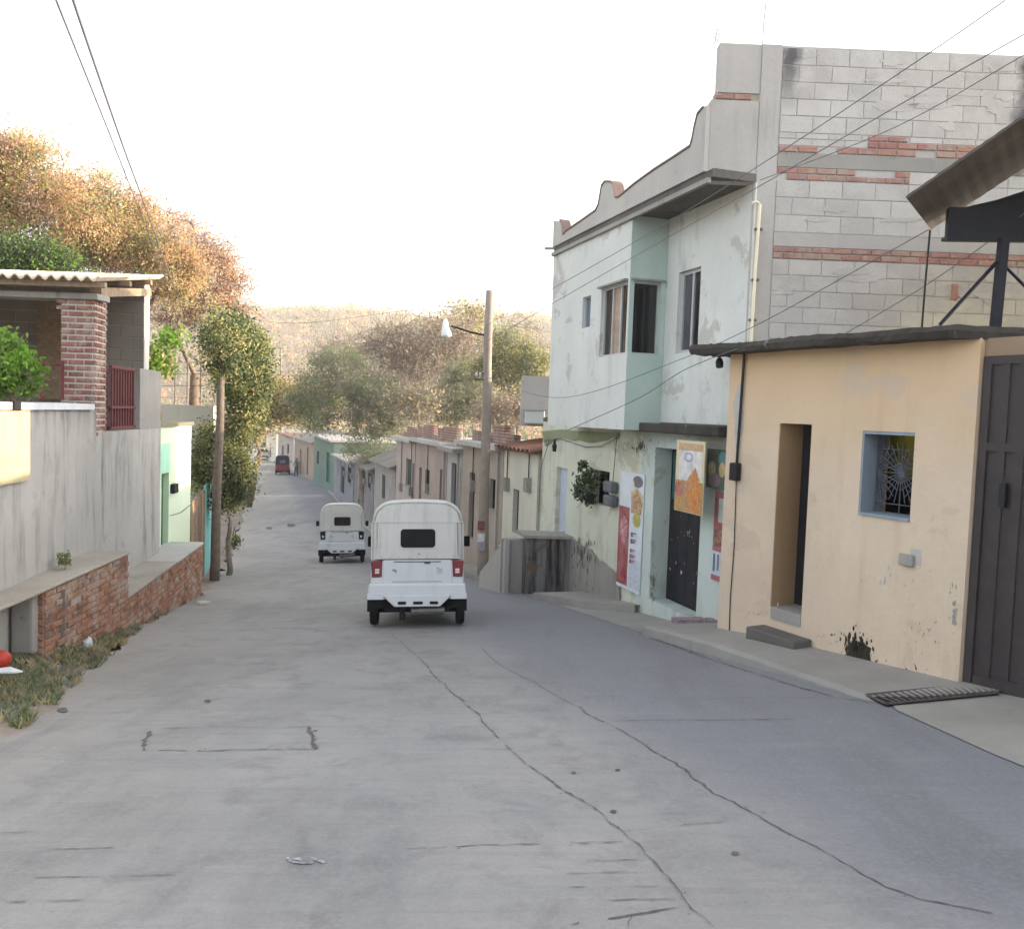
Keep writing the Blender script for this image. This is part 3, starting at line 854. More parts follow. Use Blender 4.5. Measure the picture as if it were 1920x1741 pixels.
# ------------------------------------------------------------------ two-storey shop house
P1, P2 = ground(1300, 1157, .13), ground(1065, 1100, .13)
_t = Wall(P1, P2)
SA, SB = _t.pt(-.97, 0), _t.pt(6.3, 0)
WS = Wall(SA, SB)
BO = .58                                               # how far bay and cornice stand out
sh = thing('shop_house', (SA.x, SA.y, gz(SA.x, SA.y)), 'two storey whitewashed shop house with corner bay window and unfinished block side', 'house')
def S(px, py, off=0.0): return WS.hit(px, py, off)
Z1 = S(1250, 808)[1]                                   # ceiling of the ground floor
UB = S(1178, 600, BO)[0]                               # near edge of the bay
UF = S(1034, 600, BO)[0]                               # far edge of the upper floor
ZC = S(1190, 402, BO)[1]                               # underside of the cornice
door = WS.rect(1222, 842, 1312, 1160); door = (door[0], door[1], gz(P1.x, P1.y) + .10, door[3])
swin = WS.rect(1112, 882, 1140, 946)
sdoor = WS.rect(1040, 876, 1060, 1003)
mb = MB().facade(WS, 0, 2.75, -2.2, Z1, [door], .28)
mb.build('wall', M['mint'], sh)
mb = MB().facade(WS, 2.752, WS.L, -2.6, Z1 + .03, [swin, sdoor], .28, -.02)
mb.build('wall', M['lime'], sh)
# far end wall and floor slab, so that the house is closed
mb = MB()
e0, e1 = WS.pt(WS.L, -2.6, -.30), WS.pt(WS.L, -2.6, -5)
mb.prism([e0, e1, e1 - WS.d * .2, e0 - WS.d * .2], (0, 0, Z1 + 2.6))
mb.build('end_wall', M['cement'], sh)
MB().wbox(WS, .02, WS.L, Z1 + .035, Z1 + .12, -5, -.01).build('floor_slab', M['cement_dark'], sh)
wr = WS.rect(1270, 506, 1311, 660)
WSu_top = ZC
MB().facade(WS, .0, UB + .1, Z1 + .125, ZC, [wr], .25).build('upper_wall', M['white'], sh)
# bay: front, return and underside
WBay = WS.shifted(BO)
bw_ = WS.rect(1126, 534, 1179, 666, BO)
bwin = (UB + .06, bw_[1], bw_[2], bw_[3])
small = WS.rect(1092, 556, 1107, 614, BO)
ZB = S(1100, 801, BO)[1]
MB().facade(WBay, UB, UF, ZB, ZC, [bwin, small], .06).build('bay_wall', M['white'], sh)
WRet = Wall(WS.pt(UB, 0, BO), WS.pt(UB, 0, 0), -1)      # the return of the bay, looking up the street
rw = (.068, .50, bw_[2], bw_[3])
mb = MB().facade(WRet, .062, BO - .002, ZB, ZC, [rw], .12, .0)
mb.facade(WRet, .001, BO - .003, ZB + .001, ZC - .001, [rw], .004, .005)
mb.build('bay_return', M['teal'], sh)
MB().wbox(WS, UB + .01, UF - .01, ZB - .002, ZB + .08, .0, BO - .16).build('bay_floor', M['cement'], sh)
e0, e1 = WS.pt(UF, ZB, BO - .155), WS.pt(UF, ZB, -5)
MB().prism([e0, e1, e1 - WS.d * .15, e0 - WS.d * .15], (0, 0, ZC - ZB)).build('end_wall', M['white'], sh)
window(sh, WBay, bwin, -.05, M['alu'], M['glass'], 3, .035, special={1: M['curtain']})
window(sh, WRet, rw, -.05, M['alu'], M['glass'], 1, .03)
window(sh, WBay, small, -.05, M['alu'], M['glassblue'], 1, .02)
window(sh, WS, wr, -.06, M['alu'], M['glass'], 2, .045, special={1: glassmat('hazy_glass', '#4b4c52', .2)})
MB().wbox(WBay, bwin[0], bwin[1] + .05, bwin[3] + .003, bwin[3] + .03, .002, .06).build('window_hood', M['cement'], sh)
MB().wbox(WRet, .002, rw[1] + .05, rw[3] + .003, rw[3] + .03, .002, .05).build('window_hood', M['cement'], sh)
# cornice slab and scalloped parapet on its edge
MB().wbox(WS, .004, UF, ZC + .002, ZC + .10, -.3, BO + .0).build('cornice', M['cement_dark'], sh)
prof = [(1327, 200), (1318, 204), (1308, 216), (1302, 240), (1298, 262), (1294, 276), (1262, 297), (1226, 320), (1190, 346), (1160, 371), (1154, 372), (1150, 347), (1145, 342), (1134, 342), (1128, 350), (1122, 385), (1117, 396), (1090, 415), (1062, 434), (1056, 441), (1053, 418), (1050, 414), (1040, 413)]
PP = [S(px, py, BO + .03) for px, py in prof]
zlow = ZC + .104
poly = [(0.18, S(1327, 196, BO + .03)[1])] + PP[1:-1] + [(UF, PP[-1][1]), (UF, zlow), (0.18, zlow)]
mb = MB(); mb.prism([WS.pt(u, z, BO + .03) for u, z in poly], WS.n * -.15)
par = mb.build('parapet', M['cement_light'], sh)
mb = MB()                                              # brick capping showing on the stepped ends
mb2 = MB()
for i in range(1, len(PP) - 2):
    (u0, z0), (u1, z1) = PP[i], PP[i + 1]
    mb2.add([WS.pt(u0, z0 + .003, BO + .045), WS.pt(u1, z1 + .003, BO + .045), WS.pt(u1, z1 + .003, BO - .135), WS.pt(u0, z0 + .003, BO - .135),
             WS.pt(u0, z0 + .03, BO + .045), WS.pt(u1, z1 + .03, BO + .045), WS.pt(u1, z1 + .03, BO - .135), WS.pt(u0, z0 + .03, BO - .135)],
            [(0, 1, 2, 3), (7, 6, 5, 4), (0, 4, 5, 1), (1, 5, 6, 2), (2, 6, 7, 3), (3, 7, 4, 0)])
mb2.build('parapet_capping', plaster('dark_capping', '#7b6b66', '#4a4341', .4, .3), sh)
MB().wbox(WS, .05, UF, ZC - .06, ZC + .0, BO + .0, BO + .05).build('cornice_moulding', M['cement'], sh)
# spout at the far end
sp_ = WS.pt(UF, S(1036, 467, BO)[1], BO - .1)
MB().tube([sp_ + WS.d * -.05, sp_ + Vector((-.26, .0, 0))], .028, 8).build('rain_spout', M['cement_light'], sh)

# side towards the camera: grey blocks between brick bands
GY = SA.y
WG = Wall((WS.pt(0, 0, BO + .03).x, GY), (7.0, GY + .08), -1)
def Gz(py, px=1600): return WG.hit(px, py)[1]
def Gu(px, py=300): return WG.hit(px, py)[0]
uS = (Vector((SA.x, SA.y, 0)) - WG.A).dot(WG.d)       # where the main wall begins
ztop = Gz(84, 1440)
sw = MB()
sw.wbox(WG, uS - .02, WG.L, Z1 - 3.0, ztop, -.16, -.014)
side = sw.build('side_wall', M['blockmortar'], sh)
# end of the cornice and the raised wall above it
zp = Gz(188, 1370)
MB().wbox(WG, 0.0, uS - .004, ZC - .0, zp, -.16, .0).build('parapet_end', M['cement_light'], sh)
MB().wbox(WG, .075, uS - .004, zp + .09, ztop, -.16, -.005).build('raised_wall', M['cement_light'], sh)
MB().wbox(WG, .05, uS - .004, zp + .001, zp + .089, -.16, -.02).build('brick_bed', M['mortar'], sh)
bu = .05
while bu < uS - .1:
    w_ = min(.215, uS - .012 - bu)
    piece(ME_BAND, 'brick', WG, bu + w_ / 2, zp + .045, w_ - .014, .062, .03, sh, -.03)
    bu += w_ + .004
colw = .24
MB().wbox(WG, uS, uS + colw, Z1 - 3.0, ztop + .003, -.15, .004).build('corner_column', M['cement_light'], sh)
ub0 = uS + colw + .012
def course_blocks(z0, z1, shift, ua=ub0, ub=None):
    ub = ub or WG.L
    u = ua - (.2 if shift else 0)
    while u < ub:
        a, b = max(u, ua), min(u + .40, ub)
        if b - a > .05:
            piece(ME_BLOCK, 'block', WG, (a + b) / 2, (z0 + z1) / 2, b - a - random.uniform(.005, .014), z1 - z0 - random.uniform(.005, .015), .0035, side, -.010, .004)
        u += .40
def course_bricks(z0, z1, shift, ua=ub0, ub=None):
    ub = ub or WG.L
    u = ua - (.12 if shift else 0)
    while u < ub:
        a, b = max(u, ua), min(u + .238, ub)
        if b - a > .04 and random.random() > .05:
            piece(ME_BAND, 'brick', WG, (a + b) / 2, (z0 + z1) / 2, b - a - .014, z1 - z0 - .014, .014, side, -.012, .01)
        u += .238
def fill_blocks(zt, zb, ua=ub0, ub=None, s0=0):
    n = max(1, round((zt - zb) / .205)); h = (zt - zb) / n
    for i in range(n): course_blocks(zt - (i + 1) * h, zt - i * h, (i + s0) % 2, ua, ub)
u1630, u1830, u1705 = Gu(1628, 270), Gu(1842, 270), Gu(1706, 330)
zA, zB_, zC_ = Gz(253), Gz(264), Gz(277)
fill_blocks(ztop - .02, zA)
course_blocks(zB_, zA, 1, ub0, u1630); course_bricks(zB_, zA, 0, u1630, u1630 + .5); course_blocks(zB_, zA, 0, u1630 + .5)
course_blocks(zC_, zB_, 0, ub0, u1630); course_bricks(zC_, zB_, 1, u1630, u1830); course_blocks(zC_, zB_, 0, u1830)
zD = Gz(290)
course_bricks(zD, zC_, 0, ub0, u1830 + .2); course_blocks(zD, zC_, 1, u1830 + .2)
zE = Gz(318)
MB().wbox(WG, ub0, WG.L, zE + .004, zD - .004, -.05, -.002).build('ring_beam', M['cement'], sh)
zF, zG = Gz(330), Gz(342)
course_bricks(zF, zE, 0, ub0, u1705); course_bricks(zG, zF, 1, ub0, u1705)
course_blocks(zG, zE, 0, u1705)
zH, zI = Gz(440), Gz(467)
fill_blocks(zG, zH)
MB().wbox(WG, ub0, WG.L, zI + .004, zH - .004, -.05, .000).build('ring_beam', M['cement_light'], sh)
zJ, zK = Gz(478), Gz(490)
course_bricks(zJ, zI, 0); course_bricks(zK, zJ, 1)
fill_blocks(zK, Gz(640), s0=1)
def smear(px, py, rx, ry):
    P = []
    for k in range(14):
        a = 2 * math.pi * k / 14; q = random.uniform(.55, 1.1)
        u, z = WG.hit(px + rx * q * math.cos(a), py + ry * q * math.sin(a))
        P.append(WG.pt(max(ub0, u), z, -.0030))
    MB().prism(P, WG.n * .0008).build('mortar_smear', M['block'], side)
for i in range(22):
    py = random.choice((random.uniform(95, 250), random.uniform(95, 250), random.uniform(345, 435), random.uniform(495, 600)))
    smear(random.uniform(1455, 1910), py, random.uniform(18, 60), random.uniform(4, 12))
b_ = Gu(1790, 540)
piece(ME_BAND, 'brick', WG, b_, Gz(540), .075, .19, .03, side, -.01)
# cream pipe running up the corner
MB().tube([at(1410, 381, GY - .06), at(1419, 379, GY - .06), at(1425, 384, GY - .06), at(1416, 510, GY - .06), at(1408, 640, GY - .06)], .020, 8).build('pipe', M['pipe'], sh)
for py in (430, 525, 600): 
    c_ = at(1425 - (py - 384) / 256 * 17, py, GY - .045); MB().box(c_, (.09, .05, .025)).build('pipe_clip', M['tile'], sh)
for px_, y0_, y1_ in ((1342, 54, 84), (1346, 62, 84), (1432, 8, 84)):
    MB().tube([at(px_ - 2, y1_, GY + .1), at(px_, (y0_ + y1_) / 2, GY + .1), at(px_ + 4, y0_, GY + .1)], .007, 5).build('rebar', M['cement'], sh)
# back and flat roof
MB().wbox(WG, uS + .02, WG.L, Z1 - 3, ztop - .3, -5.2, -5.0).build('back_wall', M['cement'], sh)
MB().wbox(WG, uS + .02, WG.L, ZC + .1, ZC + .2, -5.0, -.17).build('roof', M['cement'], sh)

# ledge over the shop door, spreading rain stains below
la, lb = S(1372, 805, .2)[0], S(1166, 800, .2)[0]
lg = MB().wbox(WS, 0.03, lb, Z1 - .02, Z1 + .11, .002, .34).build('ledge', M['slab_edge'], sh); bevel(lg, .02, 2)
# door leaf: dark sheet metal, one leaf of it teal above
DO = -.30
dz0, dz1 = door[2], door[3]
dr = MB().wbox(WS, door[0] - .08, door[1] + .08, dz0 - .15, dz1 + .08, DO - .03, DO).build('door', M['shopdoor'], sh)
n_ = 5
for i in range(n_):
    a = door[0] + .02 + (door[1] - door[0] - .04) * i / n_; b = door[0] + .02 + (door[1] - door[0] - .04) * (i + 1) / n_
    MB().wbox(WS, a + .005, b - .005, dz0 + .03, dz0 + 1.45, DO + .001, DO + .016).build('door_panel', M['shopdoor'], dr)
MB().wbox(WS, (door[0] + door[1]) / 2, door[1] - .03, dz0 + 1.5, dz1 - .05, DO + .001, DO + .014).build('door_panel', M['tealpaint'], dr)
M['paper'] = plain('torn_paper', '#d8dadd', 0.9, 0.1)
for i in range(26):                                    # torn remains of notices
    u = random.uniform(door[0] + .15, door[1] - .06); z = dz0 + random.choice((.42, .5, .62, .9, 1.0, 1.05, 1.3)) + random.uniform(-.05, .05)
    s_ = random.uniform(.008, .03)
    MB().prism([WS.pt(u + s_ * random.uniform(-1, 1), z + 1.6 * s_ * random.uniform(-1, 1), DO + .019) for _ in range(3)], WS.n * .002).build('notice_scrap', M['paper'], dr)
# left door and window of the lower front
MB().wbox(WS, sdoor[0] + .005, sdoor[1] - .005, sdoor[2], sdoor[3] - .005, -.14, -.10).build('door', plain('pale_blue_paint', '#b3bccb', .7, .08), sh)
window(sh, WS, swin, -.12, M['iron'], M['glass'], 2, .025)
# peeled cement at the foot of the wall
splat(WS, [(1052, 1000), (1072, 1005), (1090, 1022), (1108, 1030), (1120, 1045), (1140, 1062), (1162, 1078), (1162, 1128), (1040, 1106)], .012, M['cement'], 'cement_patch', sh, 4, .025)
mould(WS, 1090, 1040, 70, 70, 40, M['cement_dark'], sh, .014, .01, .05)
mould(WS, 1200, 835, 40, 18, 40, M['cement_dark'], sh, .002, .008, .03)
mould(WS, 1225, 1090, 12, 60, 40, M['cement_dark'], sh, .002, .008, .03)
splat(WS, [(1016, 806), (1160, 810), (1160, 822), (1110, 830), (1060, 820), (1022, 834)], .004, plaster('green_mould', '#8c9478', '#555c46', .5, .5), 'mould_patch', sh, 4, .03)
# meters, cable swag and lamp on the wall
for py in (912, 938):
    r = WS.rect(1143, py - 10, 1159, py + 11)
    o = MB().wbox(WS, r[0], r[1], r[2], r[3], .0, .13).build('meter_box', plain('meter_grey', '#63666a', .5, .15), sh); bevel(o, .03, 2)
def wall_cable(W, pts, off=.03, r=.008):
    P = [W.pt(*W.hit(*p), off) for p in pts]
    return MB().tube(P, r, 5).build('cable', M['wire'], sh)
wall_cable(WS, [(1020, 826), (1050, 822), (1070, 828), (1100, 838), (1130, 836), (1158, 822), (1162, 812)])
wall_cable(WS, [(1160, 815), (1156, 860), (1152, 905)])
wall_cable(WS, [(1032, 828), (1016, 880), (1013, 960)])
l_ = WS.pt(*WS.hit(1049, 835), .10)
MB().tube([l_ + Vector((0, 0, .12)), l_ + Vector((0, 0, .03)), l_, l_ - Vector((0, 0, .12))], [.02, .03, .05, .035], 8).build('wall_lamp', M['iron'], sh)

# hanging plant at the window
def leaves_mesh(name, C, size, mats, idx, parent, flat=0.0):
    """many small leaf-shaped faces around the given centres (numpy arrays)"""
    n = len(C)
    a = rng.normal(size=(n, 3)); a /= np.linalg.norm(a, axis=1)[:, None] + 1e-9
    b = rng.normal(size=(n, 3)); b -= a * (a * b).sum(1)[:, None]; b /= np.linalg.norm(b, axis=1)[:, None] + 1e-9
    s = (size * rng.uniform(.6, 1.4, n))[:, None]
    w = 0.55
    c2 = np.cross(a, b) * s * 0.12
    V = np.stack([C - a * s, C + b * s * w + c2, C + a * s, C - b * s * w + c2], 1).reshape(-1, 3)
    me = bpy.data.meshes.new(name)
    me.vertices.add(4 * n); me.vertices.foreach_set('co', V.astype(np.float32).ravel())
    me.loops.add(4 * n); me.loops.foreach_set('vertex_index', np.arange(4 * n, dtype=np.int32))
    me.polygons.add(n); me.polygons.foreach_set('loop_start', np.arange(0, 4 * n, 4, dtype=np.int32))
    for mm in mats: me.materials.append(mm)
    me.polygons.foreach_set('material_index', np.asarray(idx, dtype=np.int32))
    me.update(calc_edges=True)
    o = bpy.data.objects.new(name, me); col.objects.link(o)
    if parent is not None: attach(o, parent)
    return o
LM = {k: leafmat('leaf_' + k, c) for k, c in dict(orange='#cfaa86', rust='#c6a08c', yellow='#bcb37a', green='#707e52', dark='#46573a', bright='#78a03c', pink='#ae9688', grey='#92927e', sage='#7c856c', straw='#b8a884').items()}
M['bark'] = plain('bark', '#6b5b4e', 0.95, 0.3, 8, bumpy=0.4)
M['greybark'] = plain('grey_bark', '#83776c', 0.95, 0.25, 8, bumpy=0.4)
pc = WS.pt(*WS.hit(1118, 905), .2)
pl = thing('hanging_plant', pc, 'dark leafy plant hanging beside the shop window above meters', 'plant')
C = []
for px, py, sp_, n_ in ((1112, 872, .05, 60), (1120, 895, .10, 160), (1105, 912, .07, 120), (1115, 930, .08, 120), (1128, 905, .07, 120), (1100, 925, .05, 60)):
    c_ = np.array(WS.pt(*WS.hit(px, py), .16)); C.append(c_ + rng.normal(size=(n_, 3)) * sp_)
C = np.vstack(C)
leaves_mesh('foliage', C, .04, [LM['dark'], LM['sage']], (rng.random(len(C)) > .7).astype(int), pl)
q = WS.pt(*WS.hit(1120, 940), .12)
MB().tube([q, q + Vector((0, 0, .14))], [.07, .09], 10).build('pot', M['iron'], pl)
MB().tube([q + Vector((0, 0, .1)), WS.pt(*WS.hit(1113, 875), .14)], .012, 5).build('stem', M['bark'], pl)

# banners and posters fixed to the shop front
def busy(name, pal, sc):
    n = NM(name, .65, .25)
    f = n.noise(sc, 3, None, .55, 1.2); g_ = n.noise(sc * 2.3, 3, None, .6, .8)
    c = n.mix(n.ramp(f, .42, .46), lin(pal[0]), lin(pal[1]))
    c = n.mix(n.ramp(g_, .52, .56), c, lin(pal[2]))
    c = n.mix(n.ramp(n.noise(sc * 1.6, 4, None, .6, 1.5), .58, .62), c, lin(pal[3]))
    c = n.mix(n.ramp(n.noise(3, 5), .4, .7, 0, .4), c, lin('#a8a6a0'))
    return n.done(c)
def poster(name, label, W, r, off, base, pieces, cat, th=.006, lean=0.0):
    t = thing(name, W.pt((r[0] + r[1]) / 2, r[2], off), label, cat)
    MB().wbox(W, r[0], r[1], r[2], r[3], off, off + th).build('sheet', plain(name + '_print', base, .6, .08), t)
    for i, (x0, y0, x1, y1, c, shp) in enumerate(pieces):     # fractions of the sheet, x from its right (near) edge
        X = lambda f: r[1] + (r[0] - r[1]) * f
        Zf = lambda f: r[3] + (r[2] - r[3]) * f
        c = tuple(a_ * .72 + b_ * .28 for a_, b_ in zip(lin(c)[:3], lin('#9a9a96')[:3]))
        mm_ = busy('print_picture', shp[1:], 9) if isinstance(shp, tuple) else plain('print_colour', c, .6, .22, 9)
        if isinstance(shp, tuple): shp = shp[0]
        o = off + th + .001 + .0008 * i
        if shp == 'r': P = [(x0, y0), (x1, y0), (x1, y1), (x0, y1)]
        elif shp == 'o': P = [((x0 + x1) / 2 + (x1 - x0) / 2 * math.cos(k * math.pi / 8), (y0 + y1) / 2 + (y1 - y0) / 2 * math.sin(k * math.pi / 8)) for k in range(16)]
        else: P = [((x0 + x1) / 2, y0), (x1, (y0 + y1) / 2), (x1 - .1 * (x1 - x0), y1), (x0, y1), (x0, y0 + .3 * (y1 - y0))]
        MB().prism([W.pt(X(a), Zf(b), o) for a, b in P], W.n * .0006).build('print', mm_, t)
    return t
r = WS.rect(1161, 885, 1206, 1108)
def letters(x, y0, dy, n, c, w=.22):
    out = []
    for i in range(n):
        y = y0 + i * dy
        out += [(x, y, x + w * .3, y + dy * .7, c, 'r'), (x + w * .3, y, x + w, y + dy * .18, c, 'r'), (x + w * .3, y + dy * (.3 if i % 2 else .5), x + w * .8, y + dy * .55, c, 'r')]
    return out
poster('banner', 'tall narrow red and white drink banner left of the shop door', WS, r, .01, '#cfd4dc',
       [(.0, .30, .46, .97, '#8f3038', ('r', '#8f3038', '#a03a42', '#7a2a32', '#b85a60')), (.06, .38, .40, .62, '#b3414a', ('o', '#b3414a', '#c0808a', '#a03a42', '#d0b0b4')), (.52, .72, .97, .97, '#cfd4dc', ('r', '#c4ccd8', '#b8c2d0', '#d2d6dc', '#a8b8cc')), (.54, .02, .95, .12, '#5a4f60', 'o'), (.5, .12, .98, .24, '#c9b58d', 'p'),
        (.52, .14, .97, .34, '#a9764a', ('p', '#b08a62', '#a9764a', '#c8b090', '#8c5a40')), (.60, .33, .92, .45, '#b7b23c', 'o'), (.5, .06, .62, .16, '#e6e2d8', 'o')] + letters(.56, .50, .055, 2, '#53485c') + letters(.56, .64, .045, 3, '#a04854'), 'banner')
r = WS.rect(1268, 826, 1321, 962, .30)
poster('snack_poster', 'orange and white snack poster hung over the shop door', WS, r, .30, '#cdbf9c',
       [(.12, .12, .92, .58, '#d9d6d4', 'r'), (.08, .04, .95, .14, '#c09a72', 'r'), (.3, .16, .62, .30, '#a09bb4', 'o'), (.36, .19, .56, .27, '#d5d2dc', 'o'), (.02, .56, .99, .99, '#b8692c', ('r', '#b06a34', '#c08a46', '#8c8c50', '#a8502f')), (.45, .36, .99, .98, '#b8692c', ('p', '#b06428', '#c4803a', '#b8692c', '#d0a058')), (.0, .58, .36, .80, '#b85a38', ('o', '#a8502f', '#b85a38', '#8a4630', '#c0784a'))], 'poster', .012)
r = WS.rect(1322, 842, 1362, 916, .10)
poster('ice_cream_sign', 'dark sign with teal and yellow shapes beside the snack poster', WS, r, .06, '#5c665f',
       [(.1, .3, .45, .75, '#c0a860', 'o'), (.55, .05, .95, .38, '#2f7f88', 'o'), (.6, .32, .9, .7, '#cdb173', 'o'), (.15, .6, .7, .98, '#8a7480', 'o'), (.12, .35, .35, .5, '#d6d0c0', 'o')], 'sign', .02)
r = WS.rect(1339, 922, 1361, 1090)
poster('price_poster', 'narrow red and pale blue poster beside the yellow house corner', WS, r, .006, '#b9c4cf',
       [(.0, .0, 1, .07, '#b05a60', 'r'), (.0, .07, .35, .40, '#9c3c48', 'r'), (.35, .07, 1, .33, '#cfd4cf', 'r'), (.0, .34, 1, .42, '#a63a44', 'r'), (.02, .42, .98, .62, '#8d6152', ('r', '#8d6152', '#6f4a44', '#a87860', '#5a3a3a')), (.0, .62, 1, .67, '#a84a4a', 'r'),
        (.1, .70, .25, .9, '#4a5c7c', 'r'), (.45, .70, .58, .88, '#5d7088', 'r'), (.75, .78, .98, .95, '#7aa0ac', 'r'), (.0, .94, .8, 1, '#a83c48', 'r')], 'poster')
r = WS.rect(1262, 880, 1269, 958, -.1)
poster('blue_notice', 'small pale blue notice stuck on the shop door', WS, (door[1] - .42, door[1] - .20, dz0 + 1.42, dz0 + 2.0), DO + .022, '#a5c7d0', [(.2, .2, .8, .3, '#5a7f90', 'r'), (.2, .45, .7, .55, '#5a7f90', 'r')], 'notice')
# trash left on the corner of the raised pavement
tq = ground(1292, 1163, .16)
mb = MB(); mb.box(tq, (.42, .16, .06), Matrix.Rotation(.2, 3, 'Z')); mb.box(tq + Vector((.36, .02, .0)), (.30, .14, .05), Matrix.Rotation(-.2, 3, 'Z'))
o = mb.build('door_mat', plain('faded_mat', '#8a7b80', .9, .5, 30)); tag(o, 'faded folded mat lying at the kerb corner before the shop', 'mat')

# cement landing with steps beside the shop
la_, lb_ = ground(985, 1112, .02), ground(1068, 1100, .13)
lt = thing('cement_landing', la_, 'grey stained cement landing with sloping steps beside the shop wall', 'landing')
zt_ = at(1000, 1004, la_.y).z
mb = MB()
mb.prism([Vector((la_.x, la_.y, la_.z - .4)), Vector((1.55, la_.y + .05, la_.z - .4)), Vector((1.35, la_.y + .62, la_.z - .6)), Vector((la_.x - .18, la_.y + .62, la_.z - .6))], (0, 0, zt_ - la_.z + .4 - .05))
mb.build('wall', plaster('stained_landing', '#7d7b79', '#29282a', .75, .95, '#6d5a4c', .05, var=.3, alo=.3, slo=.42), lt)
cp = MB().prism([Vector((la_.x - .05, la_.y - .05, zt_ - .045)), Vector((1.55, la_.y, zt_ - .045)), Vector((1.35, la_.y + .64, zt_ - .045)), Vector((la_.x - .22, la_.y + .64, zt_ - .045))], (0, 0, .055)).build('capping', M['cement'], lt)
s0 = Vector((la_.x - .08, la_.y + .15, 0))
for i in range(5):
    w_ = .16
    c_ = s0 + Vector((-.045 - i * .06, .2 + i * .2, 0))
    top_ = zt_ - .12 - i * .17
    gb_ = gz(c_.x, c_.y) - .3
    MB().box((c_.x - .1, c_.y, (top_ + gb_) / 2), (.5, .21, top_ - gb_)).build('step', M['cement'], lt)
b0 = s0 + Vector((-.32, .0, 0))
MB().prism([Vector((b0.x, b0.y, la_.z - .3)), Vector((b0.x - .5, b0.y + 1.1, la_.z - .4)), Vector((b0.x - .5, b0.y + 1.1, la_.z + .12)), Vector((b0.x, b0.y, zt_ - .1))], (.08, .03, 0)).build('stringer', M['cement_light'], lt)

# ------------------------------------------------------------------ low houses further down on the shop side
def px_at(px, Y, py=900):
    p = at(px, py, Y); return (p.x, p.y)
def house(name, label, pn, Yn, pf, Yf, ytop, mat, holes, cat='house', depth=5.0, roof='flat', roofmat=None, base=None, over=.25, hole_mats=None, roofh=.12):
    A, B = px_at(pn, Yn), px_at(pf, Yf)
    W = Wall(A, B)
    t = thing(name, (A[0], A[1], gz(*A)), label, cat)
    zt = W.hit((pn + pf) / 2, ytop)[1]
    z0 = min(gz(*A), gz(*B)) - .5
    hs, hk = [], []
    for h in holes:
        r = W.rect(*h[:4])
        a, b = max(.05, r[0]), min(W.L - .05, r[1])
        if b - a < .05: continue
        hs.append((a, b, max(r[2], z0 + .55), min(r[3], zt - .1))); hk.append(h[4:])
    mb = MB().facade(W, 0, W.L, z0, zt, hs, .2)
    for u in (0.0, W.L - .18):
        a, b = W.pt(u, z0, -.202), W.pt(u + .18, z0, -.202)
        mb.prism([a, b, b - W.n * (depth - .2), a - W.n * (depth - .2)], (0, 0, zt - z0))
    mb.wbox(W, .185, W.L - .185, z0, zt, -depth, -depth + .15)
    mb.build('wall', mat, t)
    for h, k in zip(hs, hk):
        kind = k[0]; mm_ = k[1]
        o = MB().wbox(W, h[0] + .003, h[1] - .003, h[2] + .003, h[3] - .003, -.16, -.11).build(kind, mm_, t)
        if kind == 'window':
            for i in range(1, 4):
                u = h[0] + (h[1] - h[0]) * i / 4
                MB().tube([W.pt(u, h[2] + .01, -.06), W.pt(u, h[3] - .01, -.06)], .012, 4).build('bar', M['iron'], o)
            MB().wbox(W, h[0] - .04, h[1] + .04, h[2] - .06, h[2] - .002, .002, .05).build('sill', M['cement'], t)
    rm = roofmat or M['cement']
    if roof == 'flat':
        MB().wbox(W, -.08, W.L + .08, zt + .002, zt + roofh, -depth, over).build('roof', rm, t)
    elif roof == 'tile':                                # tiles laid in rows on a slope towards the street
        rows_ = 7
        base_ = MB().prism([W.pt(-.1, zt + .002, over), W.pt(-.1, zt + .42, -depth / 2), W.pt(-.1, zt + .002, -depth)], W.d * (W.L + .2)).build('roof', rm, t)
        nt = max(6, int(W.L / .26))
        me = None
        for j in range(rows_):
            f0, f1 = j / rows_, (j + 1) / rows_ + .03
            for i in range(nt):
                u = -.1 + (W.L + .2) * (i + .5) / nt
                if me is None:
                    m2 = MB()
                    P = []
                    for q, sl in ((0, 0), (1, 1)):
                        for k in range(5):
                            an = math.pi * k / 4
                            P.append((math.cos(an) * .11 * (1 - .12 * sl), sl * .42, math.sin(an) * .06 + .01))
                    m2.add(P, [(k, k + 1, 6 + k, 5 + k) for k in range(4)])
                    me = m2.mesh('tile', M['tile'])
                ob = bpy.data.objects.new('tile', me); col.objects.link(ob)
                o_ = over + .03 - (over + depth / 2) * f0
                zz = zt + .03 + .42 * f0
                dn = (-W.n * (over + depth / 2) + Vector((0, 0, .42))).normalized()
                xx = W.d; zz_ = xx.cross(dn)
                if zz_.z < 0: zz_ = -zz_
                mm2 = Matrix.Identity(4); c = W.pt(u, zz, o_)
                for q in range(3): mm2[q][0], mm2[q][1], mm2[q][2], mm2[q][3] = xx[q], dn[q], zz_[q], c[q]
                ob.matrix_basis = mm2
                attach(ob, t)
    elif roof == 'gable':
        MB().prism([W.pt(-.2, zt, .3), W.pt(-.2, zt + .9, -depth / 2), W.pt(-.2, zt, -depth - .2), W.pt(-.2, zt - .07, -depth - .2), W.pt(-.2, zt + .82, -depth / 2), W.pt(-.2, zt - .07, .3)], W.d * (W.L + .4)).build('roof', rm, t)
    return t, W, zt
